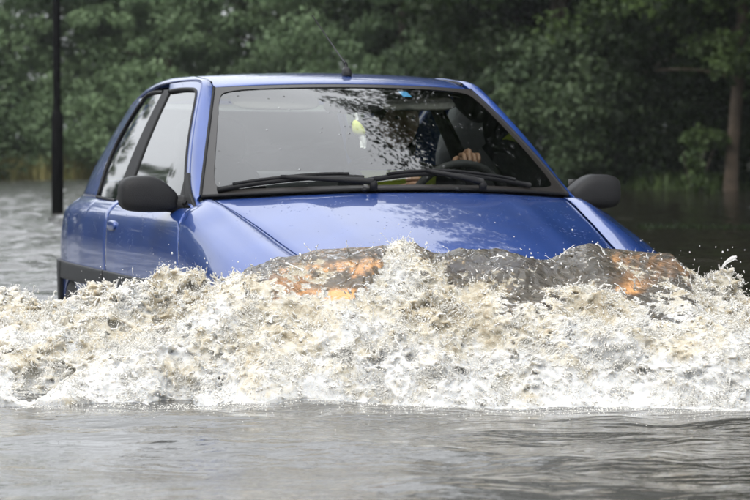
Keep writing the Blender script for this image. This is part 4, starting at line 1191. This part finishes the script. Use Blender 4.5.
# drop the closing walls of the box and what lies below the water
fc = W_[qd].mean(1)
ok = (fc[:, 2] > -.03) & (fc[:, 0] > X0 + .02) & (fc[:, 0] < X0 + vox * NX - .03) & (fc[:, 1] > Y0 + .02) & (fc[:, 1] < Y0 + vox * NY - .03)
qd = qd[ok]
used = np.zeros(len(W_), bool); used[qd.ravel()] = True
remap = np.cumsum(used) - 1
W_ = W_[used]; qd = remap[qd].astype(np.int32); a_clear = a_clear[used]; a_aer = a_aer[used]; a_fin = a_fin[used]; a_mid = a_mid[used]


def foam_mat():
    m, t, b = new_mat('churning_foam')
    N = t.nodes.new; Lk = t.links.new
    tc = N('ShaderNodeTexCoord')
    at = N('ShaderNodeAttribute'); at.attribute_name = 'aer'
    ac = N('ShaderNodeAttribute'); ac.attribute_name = 'clear'
    n1 = N('ShaderNodeTexNoise'); n1.inputs['Scale'].default_value = 34; n1.inputs['Detail'].default_value = 8; n1.inputs['Roughness'].default_value = .68; n1.inputs['Distortion'].default_value = 1.2
    Lk(tc.outputs['Object'], n1.inputs['Vector'])
    n2 = N('ShaderNodeTexNoise'); n2.inputs['Scale'].default_value = 190; n2.inputs['Detail'].default_value = 4; n2.inputs['Roughness'].default_value = .7; n2.inputs['Distortion'].default_value = .6
    Lk(tc.outputs['Object'], n2.inputs['Vector'])
    s1 = N('ShaderNodeMath'); s1.operation = 'MULTIPLY_ADD'; s1.inputs[1].default_value = 0.16; Lk(at.outputs['Fac'], s1.inputs[0]); Lk(n1.outputs['Fac'], s1.inputs[2])
    s2 = N('ShaderNodeMath'); s2.operation = 'MULTIPLY_ADD'; s2.inputs[1].default_value = 0.35; Lk(n2.outputs['Fac'], s2.inputs[0]); Lk(s1.outputs[0], s2.inputs[2])
    cr = N('ShaderNodeValToRGB')
    e = cr.color_ramp.elements
    e[0].position = .36; e[0].color = (.33, .285, .205, 1)
    e[1].position = .84; e[1].color = (.52, .52, .51, 1)
    q = e.new(.50); q.color = (.43, .385, .295, 1)
    q = e.new(.63); q.color = (.50, .47, .40, 1)
    Lk(s2.outputs[0], cr.inputs['Fac'])
    Lk(cr.outputs['Color'], b.inputs['Base Color'])
    b.inputs['Roughness'].default_value = .35
    b.inputs['IOR'].default_value = 1.33
    b.inputs['Subsurface Weight'].default_value = .85; b.inputs['Subsurface Radius'].default_value = (1.0, .85, .65); b.inputs['Subsurface Scale'].default_value = .018
    b.inputs['Coat Weight'].default_value = 1.0; b.inputs['Coat Roughness'].default_value = .06; b.inputs['Coat IOR'].default_value = 1.33
    bp = N('ShaderNodeBump'); bp.inputs['Strength'].default_value = .7; bp.inputs['Distance'].default_value = .008
    Lk(s2.outputs[0], bp.inputs['Height']); Lk(bp.outputs[0], b.inputs['Normal'])
    Lk(bp.outputs[0], b.inputs['Coat Normal'])
    # clear brown water
    w = N('ShaderNodeBsdfPrincipled'); w.inputs['Roughness'].default_value = .6; w.inputs['Specular IOR Level'].default_value = 0
    w.inputs['Subsurface Weight'].default_value = 1.0; w.inputs['Subsurface Radius'].default_value = (1.0, .8, .55); w.inputs['Subsurface Scale'].default_value = .03
    n3 = N('ShaderNodeTexNoise'); n3.inputs['Scale'].default_value = 20; n3.inputs['Detail'].default_value = 3; n3.inputs['Roughness'].default_value = .55; n3.inputs['Distortion'].default_value = 1.0
    Lk(tc.outputs['Object'], n3.inputs['Vector'])
    wcr = N('ShaderNodeValToRGB'); wcr.color_ramp.elements[0].position = .35; wcr.color_ramp.elements[0].color = (.19, .172, .142, 1); wcr.color_ramp.elements[1].position = .72; wcr.color_ramp.elements[1].color = (.34, .31, .265, 1)
    Lk(n3.outputs['Fac'], wcr.inputs['Fac']); Lk(wcr.outputs['Color'], w.inputs['Base Color'])
    bp2 = N('ShaderNodeBump'); bp2.inputs['Strength'].default_value = .9; bp2.inputs['Distance'].default_value = .03
    n4 = N('ShaderNodeTexNoise'); n4.inputs['Scale'].default_value = 130; n4.inputs['Detail'].default_value = 2; Lk(tc.outputs['Object'], n4.inputs['Vector'])
    hs4 = N('ShaderNodeMath'); hs4.operation = 'MULTIPLY_ADD'; hs4.inputs[1].default_value = .06; Lk(n4.outputs['Fac'], hs4.inputs[0]); Lk(n3.outputs['Fac'], hs4.inputs[2])
    Lk(hs4.outputs[0], bp2.inputs['Height'])
    rf = N('ShaderNodeBsdfRefraction'); rf.inputs['Color'].default_value = (.78, .66, .50, 1); rf.inputs['Roughness'].default_value = .42; rf.inputs['IOR'].default_value = 1.06
    gl = N('ShaderNodeBsdfGlossy'); gl.inputs['Roughness'].default_value = .05; Lk(bp2.outputs[0], gl.inputs['Normal'])
    m1 = N('ShaderNodeMixShader'); m1.inputs[0].default_value = .80; Lk(w.outputs[0], m1.inputs[1]); Lk(rf.outputs[0], m1.inputs[2])
    fr = N('ShaderNodeFresnel'); fr.inputs['IOR'].default_value = 1.5; Lk(bp2.outputs[0], fr.inputs['Normal'])
    w = N('ShaderNodeMixShader'); Lk(fr.outputs[0], w.inputs[0]); Lk(m1.outputs[0], w.inputs[1]); Lk(gl.outputs[0], w.inputs[2])
    # foam breaks up along the clear water's edge
    fz = N('ShaderNodeMath'); fz.operation = 'MULTIPLY_ADD'; fz.inputs[1].default_value = 1.2; fz.inputs[2].default_value = -.6; Lk(n2.outputs['Fac'], fz.inputs[0])
    fa = N('ShaderNodeMath'); fa.operation = 'ADD'; fa.use_clamp = True; Lk(ac.outputs['Fac'], fa.inputs[0]); Lk(fz.outputs[0], fa.inputs[1])
    st = N('ShaderNodeMapRange'); st.inputs['From Min'].default_value = .25; st.inputs['From Max'].default_value = .8; Lk(fa.outputs[0], st.inputs['Value'])
    mx = N('ShaderNodeMixShader'); Lk(st.outputs[0], mx.inputs[0]); Lk(b.outputs[0], mx.inputs[1]); Lk(w.outputs[0], mx.inputs[2])
    Lk(mx.outputs[0], t.nodes['Material Output'].inputs['Surface'])
    return m
M['foam'] = foam_mat()
bw = fast_mesh('bow_wave_foam', W_, quads=qd, mat=M['foam'])
for nm, arr in (('clear', a_clear), ('aer', a_aer)):
    at = bw.data.attributes.new(nm, 'FLOAT', 'POINT'); at.data.foreach_set('value', np.ascontiguousarray(arr, np.float32))
setp(bw, 'churning cream and white bow wave thrown up in front of the blue car', kind='stuff')

# flying drops: thrown up from the crest and off the foot
ico_v = []; ph_ = (1 + 5 ** .5) / 2
for a_, b_ in ((1, ph_),):
    ico_v = [(-1, ph_, 0), (1, ph_, 0), (-1, -ph_, 0), (1, -ph_, 0), (0, -1, ph_), (0, 1, ph_), (0, -1, -ph_), (0, 1, -ph_), (ph_, 0, -1), (ph_, 0, 1), (-ph_, 0, -1), (-ph_, 0, 1)]
ico_v = np.array(ico_v) / math.sqrt(1 + ph_ ** 2)
ico_f = np.array([(0, 11, 5), (0, 5, 1), (0, 1, 7), (0, 7, 10), (0, 10, 11), (1, 5, 9), (5, 11, 4), (11, 10, 2), (10, 7, 6), (7, 1, 8), (3, 9, 4), (3, 4, 2), (3, 2, 6), (3, 6, 8), (3, 8, 9), (4, 9, 5), (2, 4, 11), (6, 2, 10), (8, 6, 7), (9, 8, 1)])
tx = (W_[:, 0] - X0) / vox; ty = (W_[:, 1] - Y0) / vox
ix, iy = np.clip(tx.astype(int), 0, NX - 1), np.clip(ty.astype(int), 0, NY - 1)
frac = (W_[:, 2]) / np.maximum(zcr[ix, iy], .1)
wgt = np.where(YY[ix, iy] < ycr[ix, iy] + .06, .12 + np.clip(frac - .45, 0, 1) ** 2 * 6, .02); wgt[W_[:, 2] < .0] *= .3
pick = rs.choice(len(W_), 1300, p=wgt / wgt.sum())
P = W_[pick] + rs.normal(size=(len(pick), 3)) * .006
up = rs.exponential(.013, len(pick)) * (.35 + np.clip(frac[pick], 0, 1.2))
P[:, 2] += up; P[:, 1] -= rs.exponential(.022, len(pick)); P[:, 0] += rs.normal(size=len(pick)) * .012
rad = .0008 + .0016 * rs.random(len(pick)) ** 3 + .0016 * (rs.random(len(pick)) < .04)
st_ = 1 + .8 * rs.random((len(pick), 1, 3)) * np.array([.5, .5, 1])
V = P[:, None, :] + ico_v[None] * rad[:, None, None] * st_
Fd = (ico_f[None] + (np.arange(len(P)) * 12)[:, None, None]).reshape(-1, 3)
dm = drop_mat()
dr = fast_mesh('spray_drops', V.reshape(-1, 3), tris=Fd, mat=dm)
setp(dr, 'fine spray drops flying off the bow wave', kind='stuff')
# thrown strands: short ballistic threads of water that taper and bead
wst = np.where((YY[ix, iy] < ycr[ix, iy] + .05) & (W_[:, 2] > .03), .25 + np.clip(frac, 0, 1.1) ** 2, 0.0) * np.where(a_clear > .5, .35, 1.0)
pick = rs.choice(len(W_), 2600, p=wst / wst.sum())
ns, ss = 9, 5
P0 = W_[pick] - np.array([0, 0, .006])
n_ = len(pick)
vel = np.stack([rs.normal(0, .55, n_), -np.abs(rs.normal(.35, .35, n_)), np.abs(rs.normal(.75, .45, n_))], 1)
dur = .008 + .034 * rs.random(n_) ** 2.6 * (.5 + np.clip(frac[pick], 0, 1.1))
tt = np.linspace(0, 1, ns)[None, :, None] * dur[:, None, None]
PP = P0[:, None] + vel[:, None] * tt + np.array([0, 0, -4.9]) * tt ** 2 * 2.5
wob = np.cumsum(rs.normal(0, .0020, (n_, ns, 3)), 1); PP = PP + wob - wob[:, :1]
rr_ = (.0011 + .0026 * rs.random(n_) ** 2)[:, None] * np.array([1.8, 1.2, .55, .9, .4, .95, .35, .9, .3])[None] * (.7 + .6 * rs.random((n_, ns)))
TT = np.gradient(PP, axis=1); TT /= np.linalg.norm(TT, axis=2, keepdims=True) + 1e-9
aa = np.cross(TT, np.array([.3, .9, .2])); aa /= np.linalg.norm(aa, axis=2, keepdims=True) + 1e-9
bb = np.cross(TT, aa)
an_ = np.arange(ss) * 2 * math.pi / ss
V = PP[:, :, None] + rr_[:, :, None, None] * (aa[:, :, None] * np.cos(an_)[None, None, :, None] + bb[:, :, None] * np.sin(an_)[None, None, :, None])
q0 = np.array([(j * ss + i, j * ss + (i + 1) % ss, (j + 1) * ss + (i + 1) % ss, (j + 1) * ss + i) for j in range(ns - 1) for i in range(ss)])
Q = (q0[None] + (np.arange(n_) * ns * ss)[:, None, None]).reshape(-1, 4)
sm = plain('white_strands', (.62, .61, .585), .05, spec=.7)
so_ = fast_mesh('spray_strands', V.reshape(-1, 3), quads=Q, mat=sm)
setp(so_, 'thin strands of white water thrown up along the bow wave', kind='stuff')
# froth: a great many tiny beads thrown in short curling streaks off the foam (point spheres)
def vfield(v):
    i = np.clip(np.round((v - np.array([X0, Y0, Z0])) / vox).astype(int), 0, np.array([NX, NY, NZ]) - 1)
    a, b, c = i[:, 0], i[:, 1], i[:, 2]
    return np.stack([n_mid[(a + 97) % NX, b, c] + .6 * n_big[(a + 31) % NX, b, c], n_mid[a, (b + 131) % NY, c], n_mid[(a + 211) % NX, (b + 57) % NY, c] + .6 * n_big[(a + 301) % NX, b, c]], 1)
w2 = np.where((YY[ix, iy] < ycr[ix, iy] + .03) & (a_clear < .55) & (W_[:, 2] > -.005), .35 + np.clip(a_mid + .4, 0, 2), 0.0) + .02 * (a_clear > .55) * (YY[ix, iy] < ycr[ix, iy])
NSK, NPT = 42000, 11
pick = rs.choice(len(W_), NSK, p=w2 / w2.sum())
p_ = W_[pick].astype(np.float64) + rs.normal(0, .0025, (NSK, 3))
step = (.0012 + .0030 * rs.random(NSK) ** 2)[:, None] * np.where(frac[pick] > .85, .6, 1.0)[:, None]
out = []; rads = []
r0 = .0010 + .0013 * rs.random(NSK) ** 2
for k in range(NPT):
    v_ = vfield(p_) + np.array([0, -.75, .65]); v_ /= np.linalg.norm(v_, axis=1, keepdims=True) + 1e-6
    p_ = p_ + v_ * step + np.array([0, 0, -.00004 * k]) + rs.normal(0, .0008, (NSK, 3))
    kp = rs.random(NSK) < (.85 - .5 * k / NPT)
    out.append(p_[kp]); rads.append((r0 * (1.15 - .65 * k / NPT) * (.55 + .9 * rs.random(NSK) ** 1.5))[kp])
P = np.vstack(out); R_ = np.concatenate(rads)
# flecks of foam drifting on the flat water just ahead of the wave
fx = rs.uniform(-1.7, 1.7, 14000); fd = rs.exponential(.09, 14000)
fk = (.5 + .5 * np.sin(7 * fx + 3 * np.sin(3 * fx)) * np.sin(17 * fx + 40 * fd)) > rs.random(14000) * .8 + .1
fx, fd = fx[fk], fd[fk]
fy = np.interp(fx, gx_, foot[:, 0]) + .05 - fd - .05 * (.5 + .5 * np.sin(3.3 * fx + 1)) * (.5 + .5 * np.sin(11 * fx)) + rs.normal(0, .02, len(fx))
P = np.vstack([P, np.stack([fx, fy, waves(fx, fy)], 1)]); R_ = np.concatenate([R_, .0007 + .0014 * rs.random(len(fx)) ** 2])
me = bpy.data.meshes.new('froth_beads')
me.vertices.add(len(P)); me.vertices.foreach_set('co', P.astype(np.float32).ravel())
at = me.attributes.new('rad', 'FLOAT', 'POINT'); at.data.foreach_set('value', R_.astype(np.float32))
fm = plain('froth', (.60, .585, .545), .32, spec=.4)
me.materials.append(fm)
fb = link(bpy.data.objects.new('froth_beads', me))
ng = bpy.data.node_groups.new('bead_points', 'GeometryNodeTree')
ng.interface.new_socket('Geometry', in_out='INPUT', socket_type='NodeSocketGeometry'); ng.interface.new_socket('Geometry', in_out='OUTPUT', socket_type='NodeSocketGeometry')
gi, go_ = ng.nodes.new('NodeGroupInput'), ng.nodes.new('NodeGroupOutput')
mp_ = ng.nodes.new('GeometryNodeMeshToPoints'); na = ng.nodes.new('GeometryNodeInputNamedAttribute'); na.data_type = 'FLOAT'; na.inputs['Name'].default_value = 'rad'
sm_ = ng.nodes.new('GeometryNodeSetMaterial'); sm_.inputs['Material'].default_value = fm
ng.links.new(gi.outputs[0], mp_.inputs['Mesh']); ng.links.new(na.outputs[0], mp_.inputs['Radius']); ng.links.new(mp_.outputs[0], sm_.inputs[0]); ng.links.new(sm_.outputs[0], go_.inputs[0])
gmod = fb.modifiers.new('beads', 'NODES'); gmod.node_group = ng
setp(fb, 'white froth and bubbles streaming over the churning bow wave', kind='stuff')
# the curved jet at the right with a heavy drop on its end
jb = np.array([px(728, 8.25), 8.25, CAM_H - (283 - 150) / 2600 * 8.25])
def jp(x, y): return np.array([px(x, 8.25), 8.25, CAM_H - (y - 150) / 2600 * 8.25])
mb = MB(); path = poly([jp(728, 290), jp(725, 280), jp(722, 271), jp(725, 264), jp(731, 259.5), jp(737, 256.5)], 22)
mb.tube(path, np.interp(np.linspace(0, 1, 22), [0, .3, .55, .75, .9, 1], [.007, .0035, .003, .006, .0085, .003]), 10)
for (x, y, q) in ((723, 252, .003), (728, 250, .0024), (716, 247, .002), (741, 262, .002), (700, 246, .0018), (745, 250, .0016), (690, 252, .0022)):
    mb.add(*superellipsoid(jp(x, y), (q, q, q * 1.2), (2, 2), 10, 6))
j = mb.build('water_jet', dm, sub=1)
setp(j, 'thin curved jet of water with a round head at the right end of the wave', kind='stuff')

# ------------------------------------------------------------------ thin mist over the water
x0, x1, y0, y1, z0, z1 = -1000, 1000, -400, 1600, -1.6, 20
hv = [(x, y, z) for z in (z0, z1) for y in (y0, y1) for x in (x0, x1)]
hz = mobj('haze', hv, [(0, 2, 3, 1), (4, 5, 7, 6), (0, 1, 5, 4), (2, 6, 7, 3), (0, 4, 6, 2), (1, 3, 7, 5)], None, smooth=False)
hm = bpy.data.materials.new('mist'); hm.use_nodes = True
t = hm.node_tree
for n_ in list(t.nodes): t.nodes.remove(n_)
ho = t.nodes.new('ShaderNodeOutputMaterial'); pv = t.nodes.new('ShaderNodeVolumePrincipled')
pv.inputs['Color'].default_value = (.80, .86, .88, 1); pv.inputs['Density'].default_value = 0.00035
t.links.new(pv.outputs[0], ho.inputs['Volume'])
hz.data.materials.append(hm)
setp(hz, 'thin pale mist hanging over the flood', kind='stuff')
